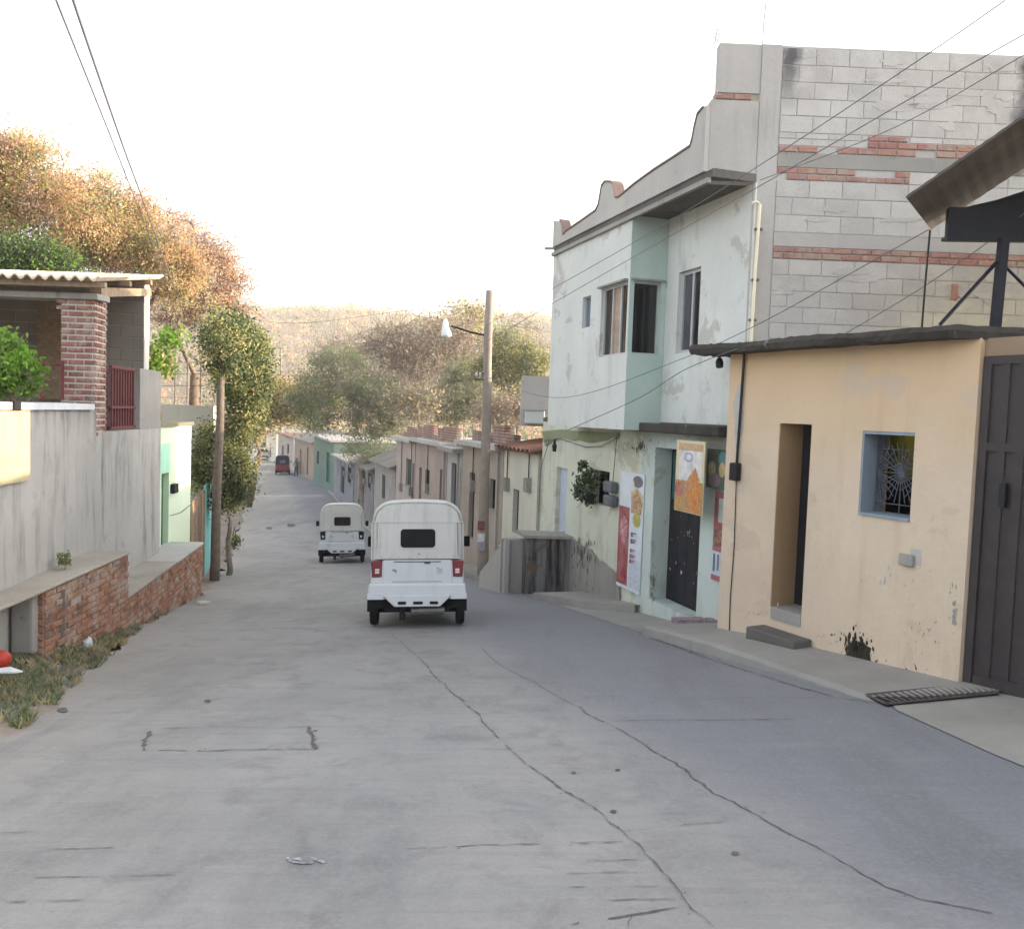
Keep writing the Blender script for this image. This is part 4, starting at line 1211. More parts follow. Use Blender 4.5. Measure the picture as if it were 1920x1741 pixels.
def brickwall():
    n = NM('rough_brickwork', .92, .2)
    b = n.N.new('ShaderNodeTexBrick'); P = n.sep()
    u = n.math('SUBTRACT', n.math('MULTIPLY', P[1], .95), n.math('MULTIPLY', P[0], .3))
    cb = n.N.new('ShaderNodeCombineXYZ'); n.L.new(u, cb.inputs[0]); n.L.new(P[2], cb.inputs[1]); n.L.new(cb.outputs[0], b.inputs['Vector'])
    b.inputs['Scale'].default_value = 1.0; b.inputs['Brick Width'].default_value = .24; b.inputs['Row Height'].default_value = .075; b.inputs['Mortar Size'].default_value = .012
    b.inputs['Color1'].default_value = lin('#8a5f55'); b.inputs['Color2'].default_value = lin('#75504a'); b.inputs['Mortar'].default_value = lin('#a0958a')
    c = n.mix(n.ramp(n.noise(2.5, 6, None, .7), .5, .62, 0, .7), b.outputs['Color'], lin('#99918a'))
    c = n.mix(n.ramp(n.noise(1.4, 4), .55, .7, 0, .6), c, lin('#4a4340'))
    n.bump(n.noise(20, 4), .5, .02)
    return n.done(c)
M['brickwork'] = brickwall()
def parapet_row(t, W, zt, o0=.0, hmax=.45):
    u = 0.0; k = 0
    while u < W.L - .1:
        w_ = min(random.uniform(.5, 1.3), W.L - u); h = hmax * random.choice((.55, .75, .9, 1, 1, .35))
        MB().wbox(W, u, u + w_ - .004, zt + .125, zt + .125 + h, o0 - .15, o0 + random.uniform(-.01, .01)).build('brick_parapet', M['brickwork'], t)
        if random.random() < .7:
            for d_ in (.08, .18):
                p = W.pt(u + d_, zt + .12, o0 - .08); MB().tube([p, p + Vector((random.uniform(-.05, .05), random.uniform(-.05, .05), h + random.uniform(.2, .6)))], .008, 4).build('rebar', M['rust'], t)
        u += w_
def clutter(t, W, zt, z0):
    u = random.uniform(.15, .4)
    while u < W.L - .2:
        if random.random() < .6:
            z = z0 + random.uniform(1.5, 2.0)
            o = MB().wbox(W, u, u + .2, z, z + .3, .002, .12).build('meter_box', M['cement'], t)
            MB().tube([W.pt(u + .1, z + .3, .04), W.pt(u + .1, zt - .02, .04)], .014, 5).build('conduit', M['iron'], t)
        else:
            MB().tube([W.pt(u, zt + .05, .05), W.pt(u, z0 + random.uniform(.1, 1.5), .05)], .03, 6).build('downpipe', M['cement_light'], t)
        u += random.uniform(1.2, 2.4)
M['beige'] = plaster('beige_plaster', '#a89c92', '#6b6058', 0.3, 0.5, var=0.12)
M['cream'] = plaster('cream_plaster', '#cfccbf', '#8e8a78', 0.25, 0.4, var=0.07)
M['pinkbrick'] = plaster('pale_pink_plaster', '#aa9d97', '#876a60', 0.3, 0.3, var=0.15)
M['salmon'] = plaster('salmon_plaster', '#a4968e', '#85604e', 0.3, 0.3, var=0.15)
M['greywall'] = plaster('grey_wall', '#807c7e', '#4e4b4c', 0.4, 0.5, var=0.2)
M['tealwall'] = plaster('teal_house_plaster', '#6c7f77', '#4d7466', 0.3, 0.3, var=0.15)
M['tanwall'] = plaster('tan_plaster', '#9a8b80', '#6c5f56', 0.3, 0.4, var=0.15)
M['pinkwall'] = plaster('pink_plaster', '#aaa09d', '#8a7472', 0.3, 0.3, var=0.1)
M['thatch'] = plaster('old_sheet_roof', '#8a857f', '#55504c', 0.5, 0.5, var=0.25)
t_, W_, z_ = house('cream_house', 'small cream house with narrow dark door next to the shop', 1008, 17.5, 944, 19.75, 846, M['cream'], [(961, 917, 972, 1000, 'door', M['dark'])], roof='tile', roofmat=M['tile'], over=.2)
clutter(t_, W_, z_, gz(W_.A.x, W_.A.y))
t_, W_, z_ = house('beige_house', 'beige house with barred window behind the lamp pole', 943, 19.8, 866, 23.4, 838, M['beige'], [(917, 898, 932, 955, 'window', M['dark']), (879, 885, 889, 1010, 'door', M['iron'])], roofmat=M['cement_light'])
parapet_row(t_, W_, z_, -.25)
clutter(t_, W_, z_, gz(W_.A.x, W_.A.y))
t_, W_, z_ = house('dark_front_house', 'narrow dark grey front between the beige and salmon houses', 865, 23.45, 838, 25.2, 846, M['cement_light'], [(845, 868, 858, 1000, 'door', M['dark']), (862, 875, 864.6, 960, 'window', M['dark'])], over=.3)
parapet_row(t_, W_, z_, -.25)
clutter(t_, W_, z_, gz(W_.A.x, W_.A.y))
t_, W_, z_ = house('salmon_house', 'salmon pink house with slim dark windows and brick parapet', 837, 25.3, 778, 29.6, 832, M['salmon'], [(797, 880, 805, 922, 'window', M['dark']), (785, 876, 790, 960, 'door', M['redsteel']), (824, 880, 832, 960, 'door', M['iron'])], roofmat=M['cement_light'])
parapet_row(t_, W_, z_, -.25)
clutter(t_, W_, z_, gz(W_.A.x, W_.A.y))
t_, W_, z_ = house('pale_brick_house', 'pale pinkish house with a green shutter below red tiles', 777, 29.7, 742, 33.6, 826, M['pinkbrick'], [(761, 860, 770, 910, 'window', plain('green_shutter', '#5d7a6c', .7)), (772, 868, 775.5, 960, 'door', M['iron'])], roofmat=M['cement_light'])
parapet_row(t_, W_, z_, -.25)
clutter(t_, W_, z_, gz(W_.A.x, W_.A.y))
t_, W_, z_ = house('grey_shed', 'low grey shed with sloping sheet roof behind tree', 741, 33.7, 702, 38.8, 868, M['cement'], [(716, 890, 722, 935, 'door', M['dark'])], roof='gable', roofmat=M['thatch'], depth=4)
t_, W_, z_ = house('grey_walled_house', 'long weathered grey wall house under the green tree', 701, 38.9, 664, 45.5, 872, M['greywall'], [(672, 885, 679, 945, 'door', M['cement']), (690, 886, 695, 915, 'window', M['dark'])], roof='gable', roofmat=M['thatch'])
clutter(t_, W_, z_, gz(W_.A.x, W_.A.y))
t_, W_, z_ = house('bluish_grey_house', 'bluish grey house between the teal house and grey wall', 663, 45.7, 626, 54.5, 862, plaster('blue_grey_plaster', '#868890', '#585a62', .3, .4), [(640, 874, 646, 925, 'door', M['iron']), (652, 876, 658, 905, 'window', M['dark'])], roofmat=M['cement'])
clutter(t_, W_, z_, gz(W_.A.x, W_.A.y))
t_, W_, z_ = house('teal_house', 'teal green house with dark doorway beyond the trees', 625, 56, 588, 68, 822, M['tealwall'], [(612, 848, 619, 905, 'door', plain('dark_teal', '#2d5c54', .7)), (594, 846, 598, 870, 'window', M['dark'])], roofmat=M['cement_light'])
t_, W_, z_ = house('tan_house', 'tan plastered house behind the red three-wheeler', 587, 69, 551, 80, 824, M['tanwall'], [(562, 842, 566, 890, 'door', M['wood']), (575, 838, 579, 890, 'door', M['wood'])], roof='gable', roofmat=M['thatch'])
t_, W_, z_ = house('pink_house', 'pale pink house far down the street', 549, 82, 520, 94, 816, M['pinkwall'], [(528, 835, 532, 868, 'door', M['iron']), (538, 832, 542, 850, 'window', M['dark'])], roofmat=M['tile'])
t_, W_, z_ = house('white_far_house', 'white walled house farthest down the street', 517, 98, 498, 112, 808, M['cream'], [(505, 832, 508, 858, 'door', M['iron'])], roofmat=M['cement'])
# block-built room and water box on the roof terrace beyond the shop
tb = thing('rooftop_room', at(1000, 800, 18.0), 'small grey block room on the roof terrace behind the shop', 'shed')
a, b = at(979, 704, 18.4), at(1032, 800, 18.4)
MB().box(((a.x + b.x) / 2 + .6, 19.6, (a.z + b.z) / 2), (b.x - a.x + 1.2, 2.4, a.z - b.z)).build('wall', M['cement_light'], tb)
c_ = at(1003, 782, 18.0)
wb_ = MB().box((c_.x, c_.y + .2, c_.z), (.42, .35, .28)).build('water_box', M['white'], tb); bevel(wb_, .02)
MB().box((c_.x, c_.y + .2, c_.z + .155), (.46, .39, .03)).build('lid', M['cement_light'], tb)

# ------------------------------------------------------------------ poles, lamp and wires
def pole(name, label, base, top, r0, r1, mat):
    t = thing(name, base, label, 'pole')
    n = 8
    MB().tube([base.lerp(top, i / n) + Vector((.012 * math.sin(i * 1.7), 0, 0)) for i in range(n + 1)], [r0 + (r1 - r0) * i / n for i in range(n + 1)], 12).build('shaft', mat, t, True)
    return t
pb = ground(904, 1088, .0); pb.z -= .3; pt_ = at(918, 545, pb.y)
M['concpole'] = plain('concrete_pole', '#8f857c', 0.9, 0.15, 5, bumpy=0.2)
pr = pole('lamp_pole', 'tall grey concrete utility pole with street lamp in front of the beige house', pb, pt_, .125, .085, M['concpole'])
MB().tube([at(911, 629, pb.y), at(880, 622, pb.y - .1), at(846, 611, pb.y - .2)], .022, 6).build('lamp_arm', M['iron'], pr)
lc = at(835, 615, pb.y - .25)
M['lampglass'] = plain('lamp_white', '#e9ecef', 0.4, 0.03)
MB().tube([lc + Vector((-.01, 0, .19)), lc + Vector((0, 0, .12)), lc + Vector((0, 0, .02)), lc + Vector((.02, 0, -.09)), lc + Vector((.03, 0, -.17)), lc + Vector((.03, 0, -.20))], [.03, .055, .07, .10, .12, .02], 12).build('lamp_head', M['lampglass'], pr, True)
for py, c in ((985, '#7e4a54'), (1008, '#cfcfd2'), (1024, '#9a9aa0')):
    q = at(902, py, pb.y - .135); MB().box(q, (.15, .012, .19 if py == 1008 else .20)).build('sticker', plain('sticker_print', c, .7, .25, 25), pr)
for py in (700, 712):
    q = at(909, py, pb.y); MB().tube([q + Vector((-.22, -.05, 0)), q + Vector((.05, -.05, 0))], .015, 6).build('cross_bracket', M['iron'], pr)
for dx in (-.18, -.1):
    q = at(909, 706, pb.y) + Vector((dx, -.05, 0)); MB().tube([q, q + Vector((0, 0, .06)), q + Vector((0, 0, .09))], [.02, .035, .015], 8).build('insulator', M['white'], pr)
lb0 = ground(401, 1089); lb0.z -= .3; lt0 = at(419, 585, lb0.y)
pole('wooden_pole', 'leaning wooden pole overgrown with creeper on the left roadside', lb0, lt0, .11, .07, M['woodpole'])
fp = [ground(527, 872), at(527, 655, ground(527, 872).y)]
pole('far_pole', 'slim pale pole far down the street beside pink house', fp[0] - Vector((0, 0, .2)), fp[1], .14, .10, M['concpole'])

def wire(label, p0, p1, Y0, Y1, mids=(), r=.008, group='overhead wires'):
    """a hanging wire: picture points, its distance running evenly in perspective from one end to the other"""
    pts = [p0] + list(mids) + [p1]
    D = [0.0]
    for a, b in zip(pts[:-1], pts[1:]): D.append(D[-1] + math.hypot(b[0] - a[0], b[1] - a[1]))
    P = []
    for k in range(len(pts) - 1):
        n = 8
        for i in range(n + (k == len(pts) - 2)):
            t = i / n
            # smooth curve through the points
            q0 = pts[max(k - 1, 0)]; q1 = pts[k]; q2 = pts[k + 1]; q3 = pts[min(k + 2, len(pts) - 1)]
            f = lambda a, b, c, d: .5 * (2 * b + (c - a) * t + (2 * a - 5 * b + 4 * c - d) * t * t + (3 * b - a - 3 * c + d) * t ** 3)
            x, y = f(q0[0], q1[0], q2[0], q3[0]), f(q0[1], q1[1], q2[1], q3[1])
            w = (D[k] + (D[k + 1] - D[k]) * t) / D[-1]
            P.append(at(x, y, 1 / ((1 - w) / Y0 + w / Y1)))
    return tag(MB().tube(P, r, 5).build('wire', M['wire']), label, 'wire', group)
wire('left one of two black wires crossing the open sky', (50, -140), (345, 610), 6.0, 42, [(105, 0), (205, 250), (272, 422)], .009)
wire('right one of two black wires crossing the open sky', (95, -140), (352, 610), 6.0, 42, [(137, 0), (225, 258), (268, 375)], .012)
wire('topmost wire climbing across the grey block wall', (912, 610), (1900, -10), 17.5, 6.0, [(1200, 448), (1440, 300), (1745, 98)], .0045)
wire('second wire climbing across the grey block wall', (912, 640), (2010, 15), 17.5, 5.6, [(1240, 452), (1440, 340), (1660, 212), (1850, 104)], .0045)
wire('wire ending at the top right corner of the block wall', (1425, 338), (2020, 45), 10.2, 6.0, [(1680, 238), (1905, 112)], .004)
wire('wire sagging from lamp pole to the shelter eave', (910, 706), (1742, 430), 17.4, 7.2, [(1060, 745), (1280, 672), (1425, 606), (1560, 532)], .0048)
wire('lower wire running up from the shop ledge to the roof slab', (1060, 808), (1420, 640), 12.3, 9.5, [(1200, 745), (1290, 690)], .005)
wire('wire crossing the pale blocks below the shelter beam', (1560, 640), (1920, 400), 9.4, 8.6, [(1720, 545), (1850, 456)], .0048)
wire('thin wire across the valley in front of the hills', (420, 590), (912, 570), 18.6, 17.5, [(560, 606), (760, 582)], .004)
wire('thin wire below the street lamp', (527, 660), (908, 632), 90, 17.5, [(700, 640)], .005)
wire('sagging pale wire across the bare tree', (530, 720), (905, 702), 80, 17.6, [(680, 768), (790, 735)], .007)

# ------------------------------------------------------------------ left house: stained wall, brick pillar, porch, planters
WL = Wall((-4.73, 6.4), (-5.86, 14.5), -1)
lh = thing('porch_house', (-5.6, 11, gz(-5.6, 11)), 'grey plastered house with open porch, brick pillar and corrugated roof', 'house')
uP, _z = WL.hit(182, 700)                               # brick pillar stands here
zw1 = WL.hit(90, 768)[1]; zw2 = WL.hit(250, 806)[1]; uE = WL.hit(302, 930)[0]
MB().facade(WL, 0, uP - .02, -2.2, zw1, (), .25).build('wall', M['leftwall'], lh)
MB().facade(WL, uP - .018, uE, -2.6, zw2, (), .25, -.015).build('wall', M['leftwall'], lh)
# pale sheet lying along the wall top
uq = WL.hit(170, 760)[0]
M['paleroof'] = plain('pale_sheet', '#c9ccd0', .6, .08)
MB().wbox(WL, 0, uq, zw1 + .002, zw1 + .075, -.42, .05).build('wall_capping', M['paleroof'], lh)
MB().wbox(WL, WL.hit(13, 760)[0], WL.hit(26, 760)[0], zw1 + .0, zw1 + .09, .051, .07).build('capping_clip', M['iron'], lh)
# cream pilaster at the near end of the wall
MB().wbox(WL, 0, WL.hit(49, 830)[0], WL.hit(30, 903)[1], zw1 - .01, .001, .04).build('pilaster', plaster('ochre_limewash', '#bdb091', '#8f8058', .3, .4, var=.15), lh)
# brick pillar
pp = WL.pt(uP, 0, -.02)
WPf = Wall((pp.x - .46, pp.y), (pp.x, pp.y), -1)       # face towards the camera
WPs = Wall((pp.x, pp.y), (WL.pt(uP + .44, 0, -.02).x, WL.pt(uP + .44, 0, -.02).y), -1)
z0p, z1p = zw2 - .06, at(150, 560, pp.y).z
pil = MB().prism([WPf.pt(.015, z0p, -.012), WPf.pt(WPf.L - .012, z0p, -.012), WPs.pt(WPs.L - .01, z0p, -.012), WPf.pt(.015, z0p, -.44)], (0, 0, z1p - z0p)).build('pillar', M['palemortar'], lh)
nc = 23
hc = (z1p - z0p) / nc
for i in range(nc):
    z = z0p + hc * (i + .5)
    cuts = [0, .20, .42, WPf.L] if i % 2 else [0, .10, .31, WPf.L]
    if i >= nc - 2: cuts = [-.06] + cuts[1:]
    for a, b in zip(cuts[:-1], cuts[1:]): piece(ME_PILLAR, 'brick', WPf, (a + b) / 2, z, b - a - .024, hc - .024, .016, pil, -.012, .012)
    cuts = [.004, .22, WPs.L] if i % 2 else [.004, .12, .33, WPs.L]
    for a, b in zip(cuts[:-1], cuts[1:]): piece(ME_PILLAR, 'brick', WPs, (a + b) / 2, z, b - a - .024, hc - .024, .016, pil, -.012, .012)
# beam, wooden lintel and corrugated roof
Yp = pp.y
a, b = at(-160, 538, Yp - .05), at(183, 562, Yp - .05)
bm = MB().box(((a.x + b.x) / 2 - 2, Yp + .12, (a.z + b.z) / 2), (b.x - a.x + 4, .34, a.z - b.z)).build('beam', M['cement'], lh); bevel(bm, .01)
c, d = at(190, 548, Yp + .3), at(284, 548, Yp + 3.9)
MB().prism([c + Vector((0, 0, -.06)), c + Vector((0, 0, .06)), c + Vector((-.16, 0, .06)), c + Vector((-.16, 0, -.06))], d - c).build('lintel', M['wood'], lh)
zr = at(90, 524, Yp - .35).z
e = at(186, 524, Yp - .35); g = at(306, 521, Yp + 4.4)
mb = MB(); k = 0
M['corr'] = plain('corrugated_fibre_sheet', '#d8c3ac', .8, .12, 5)
x = e.x
drop_ = (g.z - e.z)
while x > e.x - 7:
    for j in range(6):
        an0, an1 = j / 6 * 2 * math.pi, (j + 1) / 6 * 2 * math.pi
        x0, x1 = x - .15 * j / 6, x - .15 * (j + 1) / 6
        h0, h1 = .028 * math.cos(an0), .028 * math.cos(an1)
        p, q = Vector((x0, e.y, e.z + h0)), Vector((x1, e.y, e.z + h1))
        bk = Vector((g.x - e.x, g.y - e.y, drop_))
        for dz in (0, .022): mb.quad(p + Vector((0, 0, dz)), q + Vector((0, 0, dz)), q + bk + Vector((0, 0, dz)), p + bk + Vector((0, 0, dz)))
        mb.quad(p, q, q + Vector((0, 0, .022)), p + Vector((0, 0, .022)))
    x -= .15
mb.quad(e + Vector((0, 0, .02)), e + Vector((0, 0, .06)), g + Vector((0, 0, .06)), g + Vector((0, 0, .02)))
mb.build('roof', M['corr'], lh)
for f in (.03, .35, .7):                                 # purlins below the sheets
    p = e.lerp(g, f) + Vector((.0, 0, -.07)); MB().box((p.x - 3.4, p.y, p.z), (6.9, .07, .07)).build('purlin', M['wood'], lh)
# porch: block back wall and floor
Yb = Yp + 3.6
bk = at(271, 560, Yb)
WB_ = Wall((bk.x - 8, Yb), (bk.x, Yb), -1)
bwall = MB().wbox(WB_, 0, WB_.L, -2.4, bk.z + .35, -.2, -.012).build('back_wall', M['blockmortar'], lh)
M['porchblock'] = plaster('porch_block', '#8d8781', '#5c5752', .3, .3, var=.15)
ME_PORCH = unit_piece('block', M['porchblock'], .03, .05)
zb = zw2 - .1; i = 0
while zb < bk.z + .3:
    u = WB_.L - (.2 if i % 2 else .4)
    w_first = WB_.L - u
    piece(ME_PORCH, 'block', WB_, WB_.L - w_first / 2, zb + .1, w_first - .012, .188, .012, bwall, -.012, .003)
    while u > WB_.L - 4.4:
        piece(ME_PORCH, 'block', WB_, u - .2, zb + .1, .388, .188, .012, bwall, -.012, .003); u -= .4
    zb += .2; i += 1
MB().prism([Vector((bk.x - 8, Yb - .01, zw2 - .2)), Vector((bk.x, Yb - .01, zw2 - .2)), WL.pt(uP, zw2 - .2, -.26), Vector((bk.x - 8, Yp - 2, zw2 - .2))], (0, 0, .12)).build('porch_floor', M['cement'], lh)
MB().box((bk.x - 4.6, Yp + 2.2, zw2 + 1.0), (.15, 3.0, 3.0)).build('side_wall', M['porchblock'], lh)
q = at(95, 655, Yb - .05); MB().box((q.x, q.y - .02, q.z), (.42, .05, 1.7)).build('inner_door', M['wood'], lh)
# low railing posts inside the porch and red railing on the street side
for px in (78, 117):
    p = at(px, 735, Yp - .1); MB().box((p.x, p.y, p.z + .15), (.03, .03, .5)).build('porch_post', M['redsteel'], lh)
p, q = at(75, 684, Yp - .1), at(118, 683, Yp - .1); MB().tube([p, q], .015, 6).build('porch_rail', M['redsteel'], lh)
uR1, uR2 = WL.hit(207, 750, -.1)[0], WL.hit(252, 750, -.1)[0]
zt1 = WL.hit(228, 690, -.1)[1]; zb1 = zw2 + .04
rl = MB()
for f in (0, .34, 1.0): rl.wbox(WL, uR1, uR2, zb1 + (zt1 - zb1) * f - .018, zb1 + (zt1 - zb1) * f + .018, -.12, -.08)
rail = rl.build('railing', M['redsteel'], lh)
for i in range(9):
    u = uR1 + (uR2 - uR1) * (i + .5) / 9
    MB().wbox(WL, u - .012, u + .012, zb1 + .018, zt1 - .018, -.112, -.09).build('bar', M['redsteel'], rail)
M['rustpanel'] = plain('rust_sheet', '#5c4244', .8, .25, 8)
MB().wbox(WL, uR1, uR2, zb1 + .03, zt1 - .03, -.16, -.13).build('panel', M['rustpanel'], rail)
MB().wbox(WL, uR2 + .003, uE + .0, zw2 + .002, WL.hit(275, 692)[1], -.40, -.02).build('parapet', M['cement'], lh)

M['capping'] = plaster('worn_capping', '#a49d92', '#5f5a52', .6, .2, var=.2, bumpy=.6)
# planters of brick along the verge
def planter(name, label, A, B, ytop, hz_lo, fill_to, cap_over=.04):
    W = Wall(A, B, -1)
    t = thing(name, (A[0], A[1], gz(*A)), label, 'planter')
    zt = W.hit(*ytop)[1]
    zlo = hz_lo
    body = MB().prism([W.pt(.01, zlo - .3, -.012), W.pt(W.L, zlo - .3, -.012), W.pt(W.L, zlo - .3, -fill_to), W.pt(.01, zlo - .3, -fill_to)], (0, 0, zt - zlo + .3)).build('core', M['mortar'], t)
    n = int((zt - zlo) / .072)
    for i in range(n):
        z = zt - .012 - .072 * (i + .5)
        u = -(.12 if i % 2 else 0)
        while u < W.L:
            a, b = max(u, 0), min(u + .245, W.L)
            g_ = gz(*W.pt((a + b) / 2, 0).xy)
            if b - a > .04 and z > g_ - .05 and random.random() > .02:
                piece(ME_BRICK, 'brick', W, (a + b) / 2, z, b - a - .014, .058, .02 * random.choice((.6, 1, 1, 1.3)), t, -.012, .025)
            u += .245
    return t, W, zt
pA, pB = ground(84, 1216, .16), ground(240, 1177, .06)
t1, W1_, zt1_ = planter('brick_planter', 'tall weathered red brick planter beside the stained grey wall', (pA.x, pA.y), (pB.x, pB.y), (150, 1078), -1.35, .55)
# end face of the tall planter
We = Wall(W1_.pt(0, 0, -.62).xy, W1_.pt(0, 0, -.0).xy, -1)
for i in range(9):
    z = zt1_ - .012 - .072 * (i + .5)
    for a, b in (((.02, .22), (.22, .46), (.46, .62)) if i % 2 else ((.02, .34), (.34, .62))):
        piece(ME_BRICK, 'brick', We, (a + b) / 2, z, b - a - .014, .058, .025, t1, .0, .03)
mb = MB()
P = [W1_.pt(-1.5, zt1_, .03), W1_.pt(-.35, zt1_, .05), W1_.pt(.25, zt1_, .04), W1_.pt(W1_.L * .6, zt1_, .03), W1_.pt(W1_.L, zt1_, .02), W1_.pt(W1_.L, zt1_, -.60), W1_.pt(-1.5, zt1_, -.5)]
cp1 = mb.prism(P, (0, 0, .038)).build('capping', M['capping'], t1); bevel(cp1, .015, 2)
pp_ = at(40, 1145, pA.y - .12)
po = MB(); po.box((pp_.x, pp_.y + .1, (zt1_ + -1.0) / 2), (.23, .20, zt1_ + 1.0))
po = po.build('stub_post', M['cement'], t1); bevel(po, .03, 2)
MB().box((pp_.x - .5, pp_.y + .5, zt1_ - .5), (1.3, .1, .95)).build('recess_back', M['cement_dark'], t1)
p2 = ground(378, 1117, .0)
A2 = W1_.pt(W1_.L + .03, 0, -.03)
t2, W2_, zt2_ = planter('brick_planter', 'low long red brick planter further down beside wooden pole', (A2.x, A2.y), (p2.x, p2.y), (300, 1078), -1.9, .6)
# its top slopes down the street: two cement cappings
P = [W2_.pt(0, zt2_ + .002, .02), W2_.pt(W2_.L * .55, zt2_ + .002, .03), W2_.pt(W2_.L * .55, zt2_ + .002, -.62), W2_.pt(0, zt2_ + .002, -.62)]
cp2 = MB().prism(P, (0, 0, .05)).build('capping', M['capping'], t2); bevel(cp2, .012, 2)
P = [W2_.pt(W2_.L * .56, zt2_ + .001, .03), W2_.pt(W2_.L, zt2_ + .001, .03), W2_.pt(W2_.L, zt2_ + .001, -.62), W2_.pt(W2_.L * .56, zt2_ + .001, -.62)]
cp2 = MB().prism(P, (0, 0, .045)).build('capping', M['cement_light'], t2); bevel(cp2, .012, 2)

# mint and white front beyond the stained wall
nA = WL.pt(uE + .06, 0, -.15); nBx = px_at(357, 16.5, 930)
WN = Wall((nA.x, nA.y), nBx, -1)
nh = thing('mint_house', (nA.x, nA.y, gz(nA.x, nA.y)), 'narrow white and mint green front lit by the sun beside the wooden pole', 'house')
znt = WN.hit(330, 799)[1]
dr_ = WN.rect(302, 887, 316, 1052); dr_ = (max(.05, dr_[0]), max(.3, dr_[1]), -1.35, dr_[3])
MB().facade(WN, 0, WN.L, -2.6, znt, [dr_], .25).build('wall', plaster('pale_mint_wall', '#d5e3c8', '#9fae94', .12, .2, var=.05), nh)
gd_ = MB().wbox(WN, dr_[0] + .005, dr_[1] - .005, dr_[2], dr_[3] - .005, -.16, -.1).build('door', M['greenpaint'], nh)
MB().wbox(WN, .01, WN.hit(318, 850)[0], dr_[3] + .02, WN.hit(310, 832)[1], .002, .012).build('painted_panel', M['mintpaint'], nh)
ml = WN.rect(319, 906, 327, 924); o = MB().wbox(WN, ml[0], ml[1], ml[2], ml[3], .0, .08).build('meter_box', M['iron'], nh); bevel(o, .015)
MB().tube([WN.pt(*WN.hit(318, 966), .02), WN.pt(*WN.hit(338, 960), .02), WN.pt(*WN.hit(355, 946), .02)], .007, 5).build('cable', M['wire'], nh)
MB().wbox(WN, -.02, WN.L + .05, znt + .002, znt + .07, -3.0, .04).build('roof', plaster('mossy_slab', '#807c6c', '#45443a', .5, .5), nh)
e0, e1 = WN.pt(WN.L, -2.6, -.252), WN.pt(WN.L, -2.6, -3)
MB().prism([e0, e1, e1 - WN.d * .2, e0 - WN.d * .2], (0, 0, znt + 2.6)).build('end_wall', M['cream'], nh)
# terrace wall behind it with wire fence posts
tw = thing('terrace_wall', at(345, 790, 21), 'low cream terrace wall lit warm behind the mint front', 'wall')
a, b = at(286, 757, 21), at(400, 792, 21)
MB().box(((a.x + b.x) / 2 - .5, 21.1, (a.z + b.z) / 2 - 1.2), (b.x - a.x + 1.0, .2, a.z - b.z + 2.4)).build('wall', M['cream'], tw)
for px in (300, 328, 351, 376):
    p = at(px, 757, 21.1); MB().tube([p - Vector((0, 0, .1)), p + Vector((0, 0, 1.1))], .022, 6).build('fence_post', M['concpole'], tw)
for k in range(4):
    p, q = at(286, 745 - 22 * k, 21.08), at(384, 745 - 22 * k, 21.08); MB().tube([p, q], .006, 4).build('fence_wire', M['wire'], tw)
# plank fence and teal door below the creeper
fn = thing('plank_fence', px_at(372, 18, 980) + (gz(-6.6, 18),), 'brown plank fence with a turquoise door under the creeper', 'fence')
fA, fB = px_at(359, 16.7, 980), px_at(402, 22.0, 980)
WF = Wall(fA, fB, -1)
zf = WF.hit(372, 930)[1]
uD0, uD1 = WF.hit(384, 985)[0], WF.hit(398, 985)[0]
u = 0
while u < WF.L:
    if not (uD0 - .1 < u < uD1):
        g0 = gz(*WF.pt(u, 0).xy) - .1
        MB().wbox(WF, u, u + .13, g0, zf + random.uniform(-.06, .04), -.03, random.uniform(-.008, .008)).build('plank', M['wood'], fn)
    u += .14
M['turq'] = plain('turquoise_paint', '#7fc0bd', .7, .12)
MB().wbox(WF, uD0, uD1, gz(*WF.pt(uD0, 0).xy), zf + .08, -.04, .01).build('door', M['turq'], fn)

# odds and ends on the verge
p = ground(2, 1236, .22)
mb = MB(); mb.tube([p + Vector((0, 0, -.08)), p + Vector((0, 0, -.03)), p + Vector((0, 0, .03)), p + Vector((0, 0, .07)), p + Vector((0, 0, .085))], [.04, .085, .085, .05, .01], 14)
tag(mb.build('plastic_ball', plain('red_plastic', '#b23a2c', .4, .06), None, True), 'red plastic ball lying on the dirt at the lower left edge', 'ball')
p = ground(12, 1260, .18); mb = MB()
mb.prism([p + Vector((-.12, -.04, 0)), p + Vector((.08, -.05, .01)), p + Vector((.13, .02, 0)), p + Vector((0, .06, .02)), p + Vector((-.1, .04, .01))], (0, 0, .012))
tag(mb.build('plastic_scrap', plain('white_plastic', '#d9dcdf', .5, .05)), 'flat white plastic scrap on the grassy verge', 'litter')
p = ground(380, 1131, .02); mb = MB()
mb.prism([p + Vector((-.10, -.03, 0)), p + Vector((-.02, -.06, .0)), p + Vector((.07, -.03, .0)), p + Vector((.11, .03, .0)), p + Vector((.0, .06, .0)), p + Vector((-.08, .04, .0))], (.01, .02, .035))
tag(mb.build('plastic_bag', plain('white_bag', '#bdbab2', .6, .08)), 'crumpled pale bag on the road edge below wooden pole', 'litter')
p = ground(165, 1212, .06); mb = MB(); mb.tube([p, p + Vector((.0, .0, .06)), p + Vector((.02, .0, .1))], [.05, .05, .02], 8)
tag(mb.build('plastic_bottle', plain('clear_bottle', '#c3ccd2', .3, .05)), 'pale crushed bottle in weeds below the tall planter', 'litter')

